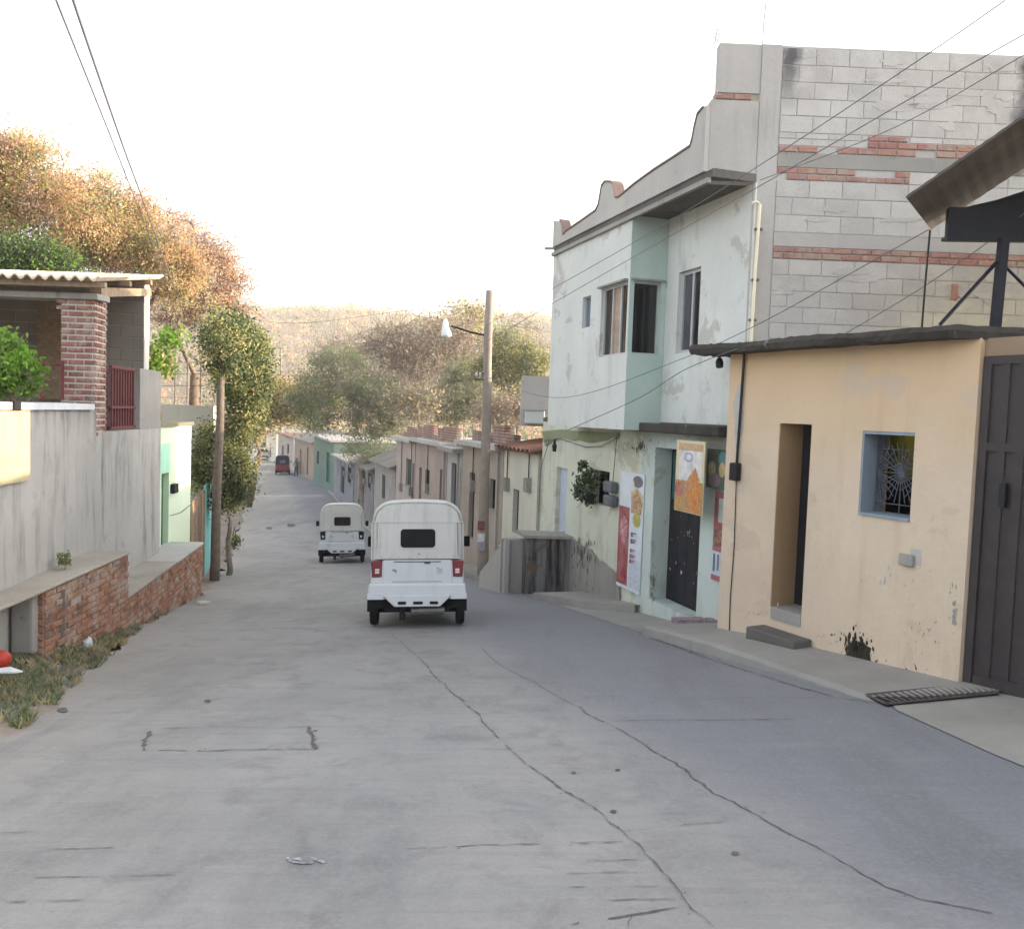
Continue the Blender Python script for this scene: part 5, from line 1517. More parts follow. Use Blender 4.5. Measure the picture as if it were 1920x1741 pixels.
# ------------------------------------------------------------------ three-wheelers
M['vwhite'] = plaster('white_enamel', '#cdd1d5', '#827e78', .30, .40, var=.05, rough=.4, bumpy=.02)
M['vcanvas'] = plaster('white_canvas', '#cbcbc7', '#86827a', .28, .48, var=.07, rough=.8, bumpy=.12)
M['black'] = plain('black_rubber', '#131316', .85, .15, 9)
M['chassis'] = plain('dark_chassis', '#16161a', .7, .2, 9)
M['vinyl'] = plain('dark_vinyl', '#17171b', .55, .15, 6, .2)
M['lightred'] = plain('tail_light_red', '#6e1e2a', .25, .08, 9, .6)
M['lightclear'] = plain('tail_light_clear', '#d8cfd2', .25, .05, 9, .6)
M['vred'] = plain('red_enamel', '#6e2630', .4, .1, 4, .5)
M['vnavy'] = plain('navy_canvas', '#2a2f3c', .8, .12, 5)
def lathe_x(prof, k=20):
    """prof: list of (x, r), turned about the x axis"""
    mb = MB(); n = len(prof)
    P = [(x, r * math.cos(2 * math.pi * j / k), r * math.sin(2 * math.pi * j / k)) for x, r in prof for j in range(k)]
    fs = [(i * k + j, i * k + (j + 1) % k, (i + 1) * k + (j + 1) % k, (i + 1) * k + j) for i in range(n - 1) for j in range(k)]
    fs += [tuple(range(k)), tuple((n - 1) * k + j for j in range(k - 1, -1, -1))]
    return mb.add(P, fs)
def sect(y, hw, zb, zt, r, n=7):
    """rounded top outline from lower left over the roof to lower right"""
    P = [(-hw, y, zb), (-hw * .99, y, zb + (zt - r - zb) * .6)]
    for i in range(n + 1):
        a = math.pi - (math.pi / 2) * i / n; P.append((-hw * .98 + r + r * math.cos(a), y, zt - r + r * math.sin(a) ** .9))
    for i in range(1, n): 
        t = i / n; P.append((-hw * .98 + r + (2 * hw * .98 - 2 * r) * t, y, zt + .012 * math.sin(math.pi * t)))
    for i in range(n + 1):
        a = math.pi / 2 - (math.pi / 2) * i / n; P.append((hw * .98 - r + r * math.cos(a), y, zt - r + r * math.sin(a) ** .9))
    P += [(hw * .99, y, zb + (zt - r - zb) * .6), (hw, y, zb)]
    return P
def loft(secs, cap0=True, cap1=True):
    mb = MB(); n = len(secs[0])
    P = [p for s_ in secs for p in s_]
    fs = [(i * n + j, i * n + j + 1, (i + 1) * n + j + 1, (i + 1) * n + j) for i in range(len(secs) - 1) for j in range(n - 1)]
    if cap0: fs.append(tuple(range(n)))
    if cap1: fs.append(tuple((len(secs) - 1) * n + j for j in range(n - 1, -1, -1)))
    return mb.add(P, fs)
def rrect(x0, x1, z0, z1, r, y, dy, n=5):
    P = []
    for cx_, cz_, a0 in ((x1 - r, z0 + r, -90), (x1 - r, z1 - r, 0), (x0 + r, z1 - r, 90), (x0 + r, z0 + r, 180)):
        for i in range(n + 1):
            a = math.radians(a0 + 90 * i / n); P.append(Vector((cx_ + r * math.cos(a), y, cz_ + r * math.sin(a))))
    return MB().prism(P, (0, dy, 0))
def three_wheeler(label, pos, heading, body, canvas, light=None, sc=1.0, wheel_turn=0.0, window_mat=None):
    t = thing('three_wheeler', (0, 0, 0), label, 'three-wheeler', 'three-wheelers driving down the street')
    c = loft([sect(-.005, .53, .90, 1.59, .22), sect(.0, .57, .89, 1.63, .25), sect(.04, .60, .885, 1.665, .27), sect(.3, .605, .885, 1.685, .28), sect(.68, .605, .885, 1.69, .28)], True, False).build('canopy', canvas, t)
    rt = loft([sect(.68, .605, 1.40, 1.69, .26), sect(1.3, .60, 1.42, 1.69, .25), sect(1.75, .58, 1.42, 1.66, .22), sect(1.9, .54, 1.42, 1.60, .16)], False, True).build('roof', canvas, t)
    for o in (c, rt): o.data.polygons.foreach_set('use_smooth', [len(p.vertices) == 4 for p in o.data.polygons])
    # rain flap: the roof sheet laps over the back
    fl = loft([[(p[0] * 1.012, -.012, p[2] + .006) for p in sect(0, .575, 1.38, 1.635, .25)], [(p[0] * 1.012, .05, p[2] + .006) for p in sect(0, .602, 1.38, 1.668, .27)]], False, False)
    n_ = len(sect(0, .575, 1.38, 1.635, .25))
    fl.add([(-.575, -.012, 1.382), (.575, -.012, 1.382), (.575, -.012, 1.40), (-.575, -.012, 1.40), (-.575, .0, 1.382), (.575, .0, 1.382)], [(0, 1, 2, 3), (4, 5, 1, 0)])
    fl.add([(p[0] * 1.0, -.0125, p[2]) for p in sect(0, .565, 1.383, 1.615, .23)], [tuple(range(n_))])
    fl.build('rain_flap', canvas, c)
    w = rrect(-.225, .235, 1.05, 1.295, .045, -.016, .012).build('rear_window', window_mat or M['vinyl'], t)
    rrect(-.245, .255, 1.03, 1.315, .055, -.010, .006).build('window_trim', canvas, w)
    MB().box((.02, -.01, .965), (.012, .01, .022)).build('snap', M['chassis'], c)
    for s_ in (-1, 1):
        MB().tube([(s_ * .50, -.012, .90), (s_ * .495, -.012, 1.37)], .005, 5).build('canvas_seam', canvas, c)
        MB().tube([(s_ * .607, .02, .89), (s_ * .604, .03, 1.38)], .010, 6).build('canvas_piping', canvas, c)
    MB().tube([(-.56, -.012, .905), (.56, -.012, .905)], .007, 5).build('canvas_hem', canvas, c)
    for i in range(9): MB().box((-.48 + .12 * i, -.013, .925), (.012, .006, .012)).build('snap', M['cement'], c)
    # painted tub
    tub = MB()
    tub.prism([(-.62, .0, .56), (-.615, .0, .885), (.615, .0, .885), (.62, .0, .56)], (0, 1.25, 0))
    tub.prism([(-.655, -.035, .37), (-.64, -.035, .575), (.64, -.035, .575), (.655, -.035, .37)], (0, .42, 0))
    tub.prism([(-.62, .40, .30), (-.62, .40, .57), (.62, .40, .57), (.62, .40, .30)], (0, .9, 0))
    b = tub.build('body', body, t); bevel(b, .03, 3)
    cw = loft([sect(1.85, .48, .35, .98, .12), sect(2.2, .36, .38, .95, .14), sect(2.45, .2, .45, .85, .14)], True, True).build('front_cowl', body, t, True)
    MB().prism([(-.5, 1.88, .95), (.5, 1.88, .95), (.52, 1.78, 1.48), (-.52, 1.78, 1.48)], (0, .015, 0)).build('windscreen', M['glass'], t)
    for s_ in (-1, 1):
        MB().tube([(s_ * .56, 1.25, .85), (s_ * .57, 1.2, 1.5)], .02, 6).build('roof_post', M['chassis'], t)
        MB().tube([(s_ * .52, 1.86, .95), (s_ * .545, 1.74, 1.5)], .022, 6).build('roof_post', M['chassis'], t)
    MB().box((0, 1.0, .6), (1.0, .5, .3)).build('seat', M['chassis'], t)
    MB().box((0, .62, .95), (1.1, .10, .5)).build('seat_back', M['chassis'], t)
    # tailgate with grip, badges
    tg = MB().box((.0, -.006, .725), (.90, .014, .325)).build('tailgate', body, t); bevel(tg, .012, 2)
    MB().box((-.0, -.0145, .862), (.62, .004, .010)).build('seam', M['chassis'], tg)
    MB().box((.0, -.0145, .60), (.66, .004, .007)).build('seam', M['cement'], tg)
    MB().box((.13, -.018, .845), (.075, .012, .014)).build('grip', M['chassis'], tg)
    for i in range(3): MB().box((-.31 + .012 * i, -.0145, .755 - .012 * i), (.05 - .012 * i, .003, .02)).build('badge', M['bluegrey'], tg)
    for i, (dx, dz, ww, hh) in enumerate(((.27, .775, .045, .009), (.30, .758, .06, .010), (.295, .735, .07, .008), (.295, .712, .07, .006))):
        MB().box((dx, -.0145, dz), (ww, .003, hh)).build('badge', M['bluegrey'], tg)
    for s_ in (-1, 1):
        l = MB().prism([(s_ * .47, -.012, .66), (s_ * .60, -.012, .655), (s_ * .615, -.012, .875), (s_ * .462, -.012, .885)], (0, .03, 0)).build('tail_light', light or M['lightred'], t); bevel(l, .012, 2)
        MB().box((s_ * .53, -.0135, .74), (.055, .006, .06)).build('lens', M['lightclear'], l)
        MB().box((s_ * .53, -.0135, .74), (.058, .008, .006)).build('lens_bar', M['lightred'], l)
        MB().prism([(s_ * .44, -.045, .37), (s_ * .655, -.045, .37), (s_ * .655, -.045, .45), (s_ * .44, -.045, .45)], (0, .01, 0)).build('valance_panel', body, b)
        # rear wheels
        wh = lathe_x([(-.052, .10), (-.058, .17), (-.045, .192), (-.015, .20), (.015, .20), (.045, .192), (.058, .17), (.052, .10)], 24).build('tyre', M['black'], t, True)
        wh.name = 'wheel'
        wh.location = (s_ * .575, .26, .20)
        rim = lathe_x([(-.03, .105), (-.05, .1), (.05, .1), (.03, .105)], 16).build('rim', M['vwhite'], None); rim.parent = wh
        MB().box((s_ * .61, .03, .29), (.10, .012, .17)).build('mud_flap', M['black'], t)
        MB().box((s_ * .50, .2, .31), (.30, .28, .13)).build('wheel_arch', M['chassis'], t)
    fw = lathe_x([(-.045, .10), (-.05, .17), (-.02, .2), (.02, .2), (.05, .17), (.045, .10)], 20).build('wheel', M['black'], t, True)
    fw.location = (0, 2.15, .2)
    MB().tube([(0, 2.15, .2), (0, 2.05, .5)], .03, 8).build('fork', M['chassis'], t)
    # bumper plate with slots
    bp = MB().prism([(-.45, -.075, .425), (.45, -.075, .425), (.40, -.075, .37), (.30, -.075, .275), (-.30, -.075, .275), (-.40, -.075, .37)], (0, .035, 0)).build('bumper', body, t); bevel(bp, .012, 2)
    for x, ww in ((-.20, .11), (.01, .13), (.22, .11)):
        rrect(x - ww / 2, x + ww / 2, .305, .345, .012, -.079, .003, 3).build('slot', M['chassis'], bp)
    un = MB(); un.prism([(-.50, .06, .36), (-.42, .06, .2), (.42, .06, .2), (.50, .06, .36)], (0, 1.6, 0))
    un.build('underbody', M['chassis'], t)
    MB().tube([(-.52, .26, .2), (.52, .26, .2)], .035, 8).build('axle', M['chassis'], t)
    MB().tube([(-.08, .02, .205), (.36, .02, .215)], .05, 10).build('muffler', plain('dull_steel', '#6b6a68', .5, .2, 9, .5, .5), t)
    MB().box((-.2, .1, .17), (.07, .2, .16)).build('hanger', M['chassis'], t)
    for s_ in (-1, 1):
        a = MB().tube([(s_ * .52, 1.85, 1.02), (s_ * .70, 1.86, 1.06)], .008, 5).build('mirror_arm', M['chassis'], t)
        mr = MB().box((s_ * .74, 1.86, 1.06), (.09, .03, .16)).build('mirror', M['black'], a); bevel(mr, .012)
    x, y = pos
    e = .5
    slope = math.atan2(gz(x, y + e) - gz(x, y - e), 2 * e)
    t.location = (x, y, gz(x, y) + .022)
    hd = Vector((math.sin(heading), math.cos(heading), 0))
    fwd = Vector((hd.x, hd.y, math.tan(slope) * hd.y + TILT * hd.x)).normalized()
    up = Vector((-TILT, -math.tan(slope), 1)).normalized()
    rgt = fwd.cross(up).normalized(); up = rgt.cross(fwd)
    R = Matrix((rgt, fwd, up)).transposed()
    t.rotation_euler = R.to_euler()
    t.scale = (sc, sc, sc)
    for ch in t.children: ch.matrix_parent_inverse = Matrix.Identity(4)
    return t
g = ground(782, 1178); three_wheeler('nearest white canvas-topped three-wheeler driving down the street', (g.x, g.y), math.radians(-5.5), M['vwhite'], M['vcanvas'])
g = ground(641, 1056); three_wheeler('smaller white three-wheeler ahead of the nearest one', (g.x, g.y), math.radians(-11), M['vwhite'], M['vcanvas'], M['chassis'])
g = ground(530, 890); three_wheeler('distant dark red three-wheeler with navy top near the tan house', (g.x, g.y), math.radians(-15), M['vred'], M['vnavy'], None, 1.0, 0, M['glassblue'])

def car(label, pos, heading, paint):
    t = thing('parked_car', (0, 0, 0), label, 'car', 'cars far down the street')
    lo = MB().prism([(-.82, 0, .32), (-.82, -.02, .85), (-.82, .3, .92), (-.82, 2.9, .95), (-.82, 3.9, .8), (-.82, 3.95, .32)], (1.64, 0, 0)).build('body', paint, t); bevel(lo, .06, 2)
    cb = MB().prism([(-.7, .05, .9), (-.66, .35, 1.42), (-.66, 1.9, 1.45), (-.7, 2.7, .94)], (1.38, 0, 0)).build('cabin', paint, t); bevel(cb, .05, 2)
    MB().prism([(-.58, .085, .98), (.58, .085, .98), (.52, .30, 1.36), (-.52, .30, 1.36)], (0, -.02, .01)).build('rear_window', M['glass'], t)
    for s_ in (-1, 1):
        MB().box((s_ * .70, -.02, .74), (.16, .04, .14)).build('tail_light', M['lightred'], t)
        for y in (.65, 3.2):
            w = lathe_x([(-.08, .2), (-.09, .27), (-.05, .3), (.05, .3), (.09, .27), (.08, .2)], 16).build('wheel', M['black'], t); w.location = (s_ * .74, y, .3)
    MB().box((0, -.04, .42), (1.6, .08, .16)).build('bumper', M['chassis'], t)
    t.location = (pos[0], pos[1], gz(*pos) + .02); t.rotation_euler = (0, 0, -heading)
    for ch in t.children: ch.matrix_parent_inverse = Matrix.Identity(4)
g = ground(494, 862); car('small white car parked far down the street', (g.x, g.y), math.radians(-16), M['vwhite'])
g = ground(497, 846); car('small dark car behind the white car far away', (g.x, g.y), math.radians(-16), plain('dark_enamel', '#4a4c54', .4, .05))

# a person standing beside the red three-wheeler
def person(label, g, h, cloth, trousers, face):
    J = [(0, 0, .53), (0, 0, .68), (0, 0, .80), (0, 0, .845), (0, .005, .90), (0, .01, .985),           # pelvis, waist, chest, neck, head, crown
         (-.11, 0, .80), (-.15, .01, .66), (-.14, .05, .53), (.11, 0, .80), (.15, 0, .66), (.15, .04, .53),
         (-.055, 0, .50), (-.065, .02, .28), (-.07, -.01, .03), (-.07, .07, .015), (.055, 0, .50), (.07, .01, .28), (.075, -.03, .03), (.08, .05, .015)]
    E = [(0, 1), (1, 2), (2, 3), (3, 4), (4, 5), (2, 6), (6, 7), (7, 8), (2, 9), (9, 10), (10, 11), (0, 12), (12, 13), (13, 14), (14, 15), (0, 16), (16, 17), (17, 18), (18, 19)]
    Rr = [.075, .07, .08, .032, .052, .04, .038, .03, .022, .038, .03, .022, .06, .042, .028, .022, .06, .042, .028, .022]
    me = bpy.data.meshes.new('person'); me.from_pydata([tuple(c * h for c in p) for p in J], E, [])
    o = bpy.data.objects.new('person', me); col.objects.link(o)
    sk = o.modifiers.new('skin', 'SKIN'); sk.use_smooth_shade = True
    for i, v in enumerate(me.skin_vertices[0].data if me.skin_vertices else []): v.radius = (Rr[i] * h, Rr[i] * h * .8)
    if not me.skin_vertices:
        bpy.context.view_layer.objects.active = o
    o.modifiers.new('s', 'SUBSURF').render_levels = 2
    n = NM('clothes', .9, .2); Z = n.sep(n.objco())[2]
    c = n.mix(n.ramp(Z, .515 * h, .525 * h), lin(trousers), lin(cloth)); c = n.mix(n.ramp(Z, .84 * h, .845 * h), c, lin('#7a5440')); c = n.mix(n.ramp(Z, .95 * h, .955 * h), c, lin('#1d1816'))
    me.materials.append(n.done(c))
    o.location = (g.x, g.y, g.z); o.rotation_euler = (0, 0, face)
    return tag(o, label, 'person')
g = ground(555, 893, .0)
person('person in blue clothes standing beside the distant red three-wheeler', g, 1.6, '#5d7a86', '#454a58', .6)

# ------------------------------------------------------------------ trees, creepers, shrubs
def tree(name, label, base, blobs, Y, mats, weights, leaf, per, nclus, trunk_r=.16, limb_r=.07, cat='tree', group=None, spread=.38, bark=None, twig=.012, kinds=('trunk', 'crown'), depthk=0.8, sparse=0.0):
    """blobs: (px, py, rx, ry[, Y offset]) in picture points turned into solid volumes at distance Y"""
    t = thing(name, base, label, cat, group)
    V = []
    for b in blobs:
        yo = Y + (b[4] if len(b) > 4 else 0)
        c = at(b[0], b[1], yo); rx, rz = b[2] / F * yo, b[3] / F * yo
        V.append((np.array(c), np.array([rx, max(rx, rz) * depthk, rz]), rx * rz))
    wts = np.array([v[2] for v in V]); wts /= wts.sum()
    cl = []
    for i in rng.choice(len(V), nclus, p=wts):
        d = rng.normal(size=3); d /= np.linalg.norm(d)
        cl.append(V[i][0] + d * V[i][1] * rng.uniform(.25, 1.0) ** .6)
    cl = np.array(cl)
    # skeleton: join every clump to the nearest limb already grown, nearest first
    b0 = np.array(base); mid = cl.mean(0)
    fork = b0 + (mid - b0) * np.array([.35, .35, 0]); zlow = cl[:, 2].min()
    fork[2] = b0[2] + max(.8, (zlow - b0[2]) * .8 if zlow > b0[2] + 1 else (mid[2] - b0[2]) * .35)
    mb = MB()
    n = 6
    tp = [b0 + (fork - b0) * i / n + np.array([.05 * math.sin(i * 1.3), .05 * math.cos(i * 1.9), 0]) * (0 < i < n) for i in range(n + 1)]
    mb.tube(tp, [trunk_r * (1.25 - .5 * i / n) for i in range(n + 1)], 8)
    nodes = [fork]; rad = [trunk_r * .7]
    order = np.argsort(np.linalg.norm(cl - fork, axis=1))
    for k in order:
        N = np.array(nodes)
        d = np.linalg.norm(N - cl[k], axis=1) + .15 * np.linalg.norm(N - fork, axis=1)
        j = int(d.argmin())
        r0 = max(twig, rad[j] * .62); r1 = max(twig * .7, r0 * .55)
        a, c = nodes[j], cl[k]
        m1 = a + (c - a) * .5 + rng.normal(size=3) * np.linalg.norm(c - a) * .10 + np.array([0, 0, .06 * np.linalg.norm(c - a)])
        mb.tube([a, m1, c], [r0, (r0 + r1) / 2, r1], 4, False)
        nodes += [m1, c]; rad += [(r0 + r1) / 2, r1]
    if twig and sparse:
        for c in cl:
            for _ in range(int(sparse)):
                e_ = c + rng.normal(size=3) * spread * 1.6
                m_ = (c + e_) / 2 + rng.normal(size=3) * .1
                mb.tube([c, m_, e_], [twig * .8, twig * .6, twig * .35], 3, False)
    mb.build(kinds[0], bark or M['bark'], t, True)
    if per > 0:
        idx = rng.choice(len(mats), nclus, p=np.array(weights) / sum(weights))
        cnt = rng.integers(int(per * .4), int(per * 1.6) + 1, nclus)
        C = np.repeat(cl, cnt, 0)
        C = C + rng.normal(size=C.shape) * spread * np.repeat(rng.uniform(.6, 1.3, nclus), cnt)[:, None] * np.array([1, 1, .8])
        I = np.repeat(idx, cnt)
        flip = rng.random(len(I)) < .15; I[flip] = rng.choice(len(mats), flip.sum())
        leaves_mesh(kinds[1], C, leaf, mats, I, t)
    return t
G = lambda px, Y: Vector((at(px, 800, Y).x, Y, gz(at(px, 800, Y).x, Y)))
TG = 'trees behind the porch house'
tree('dry_tree', 'large orange leaved tree at the left edge above the corrugated roof', G(40, 24), [(40, 330, 95, 80), (-70, 380, 110, 110), (130, 400, 90, 70), (20, 430, 90, 60), (60, 285, 45, 32), (-40, 300, 80, 60)], 24,
     [LM['orange'], LM['yellow'], LM['green'], LM['rust']], [5, 3, 1.5, 1.5], .036, 170, 360, .3, group=TG, spread=.30, sparse=2)
tree('dry_tree', 'golden leaved tree in the middle behind the corrugated roof', G(215, 26), [(205, 440, 85, 75), (290, 470, 75, 60), (150, 375, 45, 38), (160, 470, 70, 50), (250, 400, 45, 45), (330, 520, 60, 50), (185, 330, 22, 18)], 26,
     [LM['orange'], LM['yellow'], LM['rust'], LM['green']], [5, 3.5, 2, 1], .036, 170, 330, .25, group=TG, spread=.30, sparse=2)
tree('dry_tree', 'sparse pinkish leaved tree right of the corrugated roof', G(360, 29), [(345, 440, 42, 35), (395, 475, 45, 42), (335, 520, 62, 45), (430, 520, 32, 40), (395, 560, 60, 42), (330, 590, 45, 35), (445, 590, 28, 35), (310, 405, 18, 14)], 29,
     [LM['rust'], LM['pink'], LM['orange'], LM['straw']], [4, 3, 3, 1], .036, 95, 260, .2, group=TG, spread=.27, sparse=3)
tree('green_tree', 'dark green leafy tree low behind the left roof edge', G(20, 21), [(10, 490, 60, 42), (75, 495, 40, 36), (-60, 480, 60, 50), (105, 480, 20, 30)], 21, [LM['dark'], LM['green'], LM['bright']], [5, 2, 1], .038, 170, 110, .15, group=TG, spread=.3)
tree('green_tree', 'small yellowish green bush beside the porch back wall', G(300, 19.5), [(300, 680, 16, 30), (318, 640, 12, 14)], 19.5, [LM['bright'], LM['yellow']], [3, 2], .06, 40, 26, .05, spread=.16)
tree('creeper_tree', 'tall ivy-like creeper tree wrapped round the wooden pole', G(432, 20) - Vector((.0, 0, .1)), [(414, 640, 26, 42, -1.6), (419, 630, 20, 40, -2.0), (417, 600, 16, 18, -2.0), (420, 685, 22, 26, -1.7), (412, 612, 16, 16, -1.6), (462, 655, 36, 48, .3), (440, 610, 22, 16), (450, 720, 42, 50, .2), (476, 690, 22, 40, .3), (455, 780, 26, 45, .2), (385, 850, 24, 50, .3), (380, 890, 22, 35, .3), (432, 860, 22, 60), (432, 925, 24, 30), (445, 890, 14, 50)], 20.2,
     [LM['green'], LM['yellow'], LM['dark'], LM['sage']], [4, 3, 2.5, 1], .034, 170, 350, .06, bark=M['greybark'], spread=.17)
tree('roadside_tree', 'yellow green tree reaching over the far left roadside', G(466, 48), [(540, 738, 45, 20), (600, 748, 42, 18), (510, 762, 28, 32), (480, 790, 18, 36), (560, 770, 30, 18), (495, 720, 20, 22)], 47, [LM['yellow'], LM['green'], LM['orange'], LM['dark']], [4, 3, 2, 1], .065, 110, 190, .2, spread=.42)
tree('roadside_tree', 'orange tinged tree far left beyond the creeper', G(462, 62), [(470, 765, 16, 32), (455, 720, 20, 40), (480, 810, 12, 18)], 62, [LM['orange'], LM['yellow'], LM['green']], [3, 3, 1], .15, 40, 70, .2, spread=.5)
VG = 'trees in the valley behind the low houses'
tree('grey_green_tree', 'grey green spreading tree over the far low houses', G(690, 42), [(640, 680, 60, 34), (700, 790, 55, 36), (685, 845, 50, 22), (710, 735, 60, 40), (640, 750, 70, 34), (735, 800, 26, 30), (590, 715, 40, 24), (600, 790, 36, 24), (560, 750, 30, 16)], 42, [LM['sage'], LM['green'], LM['grey']], [4, 3, 2], .05, 60, 420, .2, group=VG, bark=M['greybark'], spread=.30, sparse=2)
tree('bare_tree', 'leafless pinkish grey tree in front of the hill', G(790, 55), [(800, 660, 100, 62), (735, 650, 70, 42), (850, 640, 60, 48), (780, 720, 60, 30)], 55, [LM['straw'], LM['pink']], [2, 1], .09, 5, 330, .28, group=VG, bark=M['greybark'], twig=.028, spread=.7, sparse=4)
tree('tall_tree', 'thin tall tree with pale green crown against the sky', G(860, 60), [(870, 580, 38, 14), (820, 605, 36, 16), (905, 590, 26, 14), (850, 620, 60, 18)], 60, [LM['yellow'], LM['straw'], LM['green']], [3, 2, 1], .12, 16, 110, .18, group=VG, bark=M['greybark'], spread=.5, sparse=2)
tree('leafy_tree', 'yellow green tree just left of the two storey house', G(965, 42), [(960, 655, 48, 38), (1000, 680, 38, 36), (930, 700, 36, 30), (975, 720, 50, 30), (905, 690, 26, 22)], 42, [LM['green'], LM['yellow'], LM['sage']], [3, 3, 3], .05, 85, 230, .2, group=VG, bark=M['greybark'], spread=.30, sparse=2)
tree('leafy_tree', 'dull green tree behind the lamp pole', G(860, 46), [(850, 745, 60, 45), (880, 700, 42, 32), (810, 770, 50, 28), (900, 760, 36, 36)], 46, [LM['green'], LM['sage'], LM['grey']], [3, 3, 2], .05, 80, 260, .2, group=VG, bark=M['greybark'], spread=.30, sparse=2)
tree('thorn_bush', 'brown thorny thicket behind the tiled roofs', G(950, 36), [(945, 765, 40, 30), (985, 770, 30, 28), (915, 780, 30, 20)], 36, [LM['pink'], LM['grey'], LM['straw']], [3, 2, 1], .06, 18, 130, .08, 'bush', VG, bark=M['greybark'], twig=.012, spread=.35, sparse=4)
tree('bare_tree', 'wide thin grey tree filling the valley behind the lamp pole', G(880, 68), [(640, 650, 70, 30), (720, 690, 80, 50), (800, 720, 90, 50), (900, 650, 90, 50), (980, 630, 50, 36), (940, 720, 70, 50)], 68, [LM['grey'], LM['straw'], LM['sage']], [3, 2, 2], .075, 14, 420, .3, group=VG, bark=M['greybark'], twig=.03, spread=.75, sparse=3)
tree('pale_tree', 'silvery sparse tree above the pale brick house', G(770, 40), [(775, 765, 38, 28), (755, 750, 26, 22), (800, 745, 30, 22)], 40, [LM['grey'], LM['straw']], [2, 2], .07, 14, 110, .12, group=VG, bark=M['greybark'], twig=.014, spread=.4, sparse=3)
tree('porch_shrub', 'bright green shrub in front of the dark porch', at(25, 790, 9.2), [(15, 690, 42, 48), (45, 705, 26, 36), (0, 650, 28, 22), (-40, 690, 50, 50)], 9.2, [LM['bright'], LM['green']], [4, 1.5], .032, 60, 130, .03, 'shrub', None, spread=.075, twig=.004, kinds=('stem', 'foliage'))
tree('weed_clump', 'small weed growing on top of tall planter', at(124, 1064, 9.5) - Vector((0, 0, .75)), [(124, 1049, 13, 9)], 9.5, [LM['green'], LM['straw']], [2, 1], .018, 26, 16, .004, 'weed', None, spread=.025, twig=.002, kinds=('stem', 'foliage'))
tree('roadside_plant', 'small leafy plant standing in a tin on the far roadside', ground(438, 1030), [(438, 1012, 9, 14)], ground(438, 1030).y, [LM['green'], LM['yellow']], [2, 1], .05, 24, 14, .02, 'plant', None, spread=.09, twig=.006, kinds=('stem', 'foliage'))

# weeds, grass and stones of the verge: nobody could count them
def tufts(name, label, spots, n, mats, weights, h, mat_idx=None):
    C, A = [], []
    V, Fc, I = [], [], []
    k = 0
    for (px, py, rx, ry, dens) in spots:
        for _ in range(int(n * dens)):
            a = rng.uniform(0, 2 * math.pi); q = math.sqrt(rng.random())
            g = ground(px + rx * q * math.cos(a), py + ry * q * math.sin(a))
            if g.x > xl(g.y) + .12: continue
            t_ = (g.x - (xl(g.y) - 2.6)) / 2.7
            z = vergez(g.x, g.y, max(0, min(1, t_))) if g.y < 19 else g.z
            m_ = rng.choice(len(mats), p=np.array(weights) / sum(weights))
            for b in range(rng.integers(7, 16)):
                th = rng.uniform(0, 6.28); l = h * rng.uniform(.5, 1.4); ln = l * rng.uniform(.15, .8); w = .0022 + .003 * rng.random()
                bx, by = g.x + rng.normal() * .012, g.y + rng.normal() * .012
                dx, dy = math.cos(th), math.sin(th)
                V += [(bx - dy * w, by + dx * w, z), (bx + dy * w, by - dx * w, z), (bx + dx * ln * .5 + dy * w, by + dy * ln * .5 - dx * w, z + l * .7), (bx + dx * ln, by + dy * ln, z + l)]
                Fc.append((k, k + 1, k + 2, k + 3)); I.append(m_); k += 4
    me = bpy.data.meshes.new(name); me.from_pydata(V, [], Fc)
    for mm_ in mats: me.materials.append(mm_)
    me.polygons.foreach_set('material_index', I)
    o = bpy.data.objects.new(name, me); col.objects.link(o)
    return tag(o, label, 'weeds', kind='stuff')
tufts('grass', 'low dusty weeds and dry grass along the left verge', [(60, 1290, 100, 40, 1.5), (150, 1235, 60, 22, .9), (190, 1200, 60, 14, .8), (20, 1330, 50, 40, .6), (270, 1160, 60, 12, .5), (350, 1128, 30, 10, .35), (240, 1185, 30, 10, .4), (430, 1030, 14, 20, .1)], 210,
      [LM['green'], LM['straw'], LM['sage'], LM['grey']], [2, 3, 3, 3], .075)
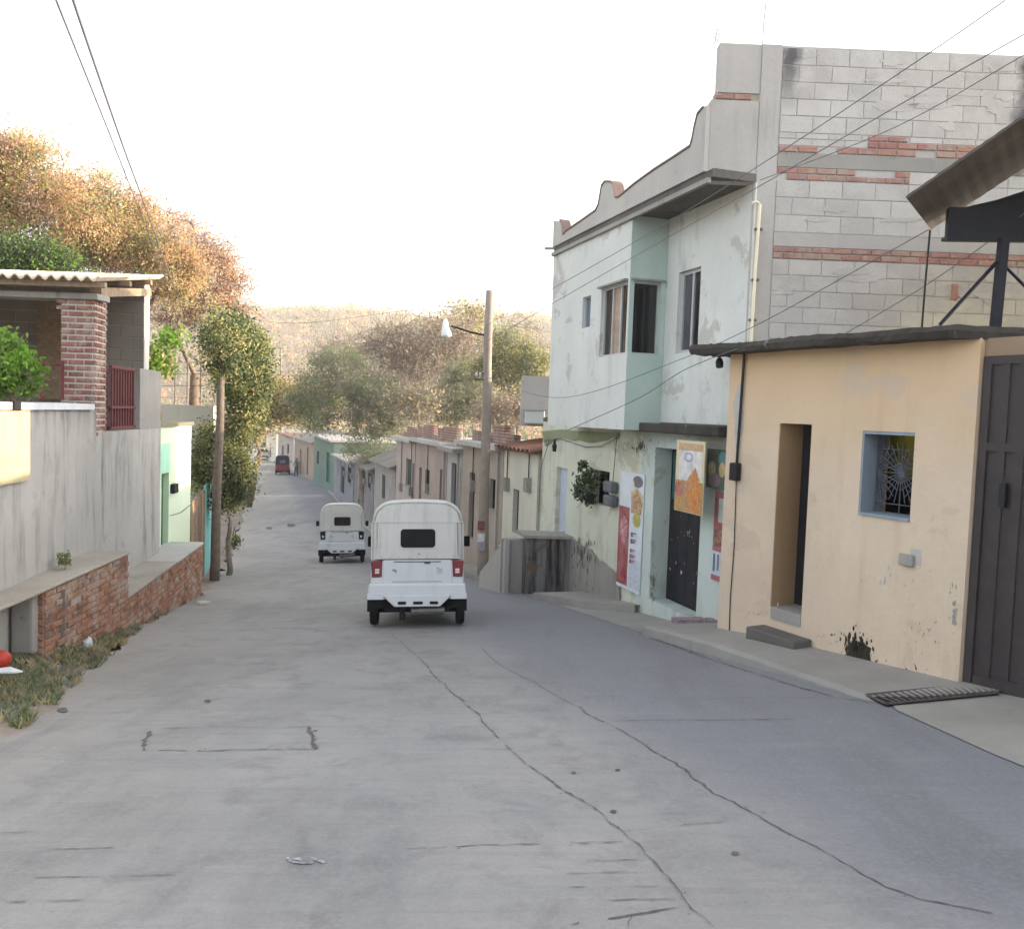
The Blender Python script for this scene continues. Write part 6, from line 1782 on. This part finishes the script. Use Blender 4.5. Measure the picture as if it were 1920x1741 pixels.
def stones():
    mb = MB()
    for _ in range(420):
        px, py = random.uniform(0, 330), random.uniform(1120, 1400)
        g = ground(px, py)
        if g.x > xl(g.y) + .25 or g.x < xl(g.y) - 1.2: continue
        t_ = (g.x - (xl(g.y) - 2.6)) / 2.7
        z = vergez(g.x, g.y, max(0, min(1, t_)))
        s_ = random.uniform(.008, .03)
        P = [Vector((random.uniform(-1, 1), random.uniform(-1, 1), random.uniform(-.2, .8))) * s_ for _ in range(4)]
        mb.add([Vector((g.x, g.y, z)) + p for p in P], [(0, 1, 2), (0, 1, 3), (1, 2, 3), (0, 2, 3)])
    tag(mb.build('gravel', M['cement_light']), 'loose stones and crumbs scattered on the dirt verge', 'gravel', kind='stuff')
stones()

# scrub on the hillside
def scrub():
    C, S_, I = [], [], []
    for _ in range(3600):
        y = rng.uniform(150, 520); x = rng.uniform(-.42, .12) * y
        z = gz(x, y) + hillz(x, y)
        r = rng.uniform(1.2, 4.2); k = rng.choice(5, p=[.22, .3, .2, .16, .12])
        n = 16
        C.append(np.array([x, y, z + r * .6]) + rng.normal(size=(n, 3)) * np.array([r * .5, r * .5, r * .38])); I += [k] * n
    C = np.vstack(C)
    o = leaves_mesh('hillside_scrub', C, .6, [LM['pink'], LM['straw'], LM['orange'], LM['grey'], LM['green']], I, None)
    tag(o, 'dry pinkish brown scrub and bushes covering the hill', 'scrub', kind='stuff')
scrub()

# ------------------------------------------------------------------ evening haze in the valley air
def haze():
    x0, x1, y0, y1, z0, z1 = -690, 550, -50, 740, -12, 96
    mb = MB().box(((x0 + x1) / 2, (y0 + y1) / 2, (z0 + z1) / 2), (x1 - x0, y1 - y0, z1 - z0))
    mt_ = bpy.data.materials.new('haze'); mt_.use_nodes = True
    nt = mt_.node_tree; nt.nodes.clear()
    out = nt.nodes.new('ShaderNodeOutputMaterial'); pv = nt.nodes.new('ShaderNodeVolumePrincipled')
    pv.inputs['Color'].default_value = (.95, .93, .9, 1); pv.inputs['Density'].default_value = HAZE
    pv.inputs['Anisotropy'].default_value = .2
    nt.links.new(pv.outputs[0], out.inputs['Volume'])
    tag(mb.build('haze', mt_), 'thin pale haze in the valley air', 'haze', kind='stuff')
HAZE = .0008
haze()
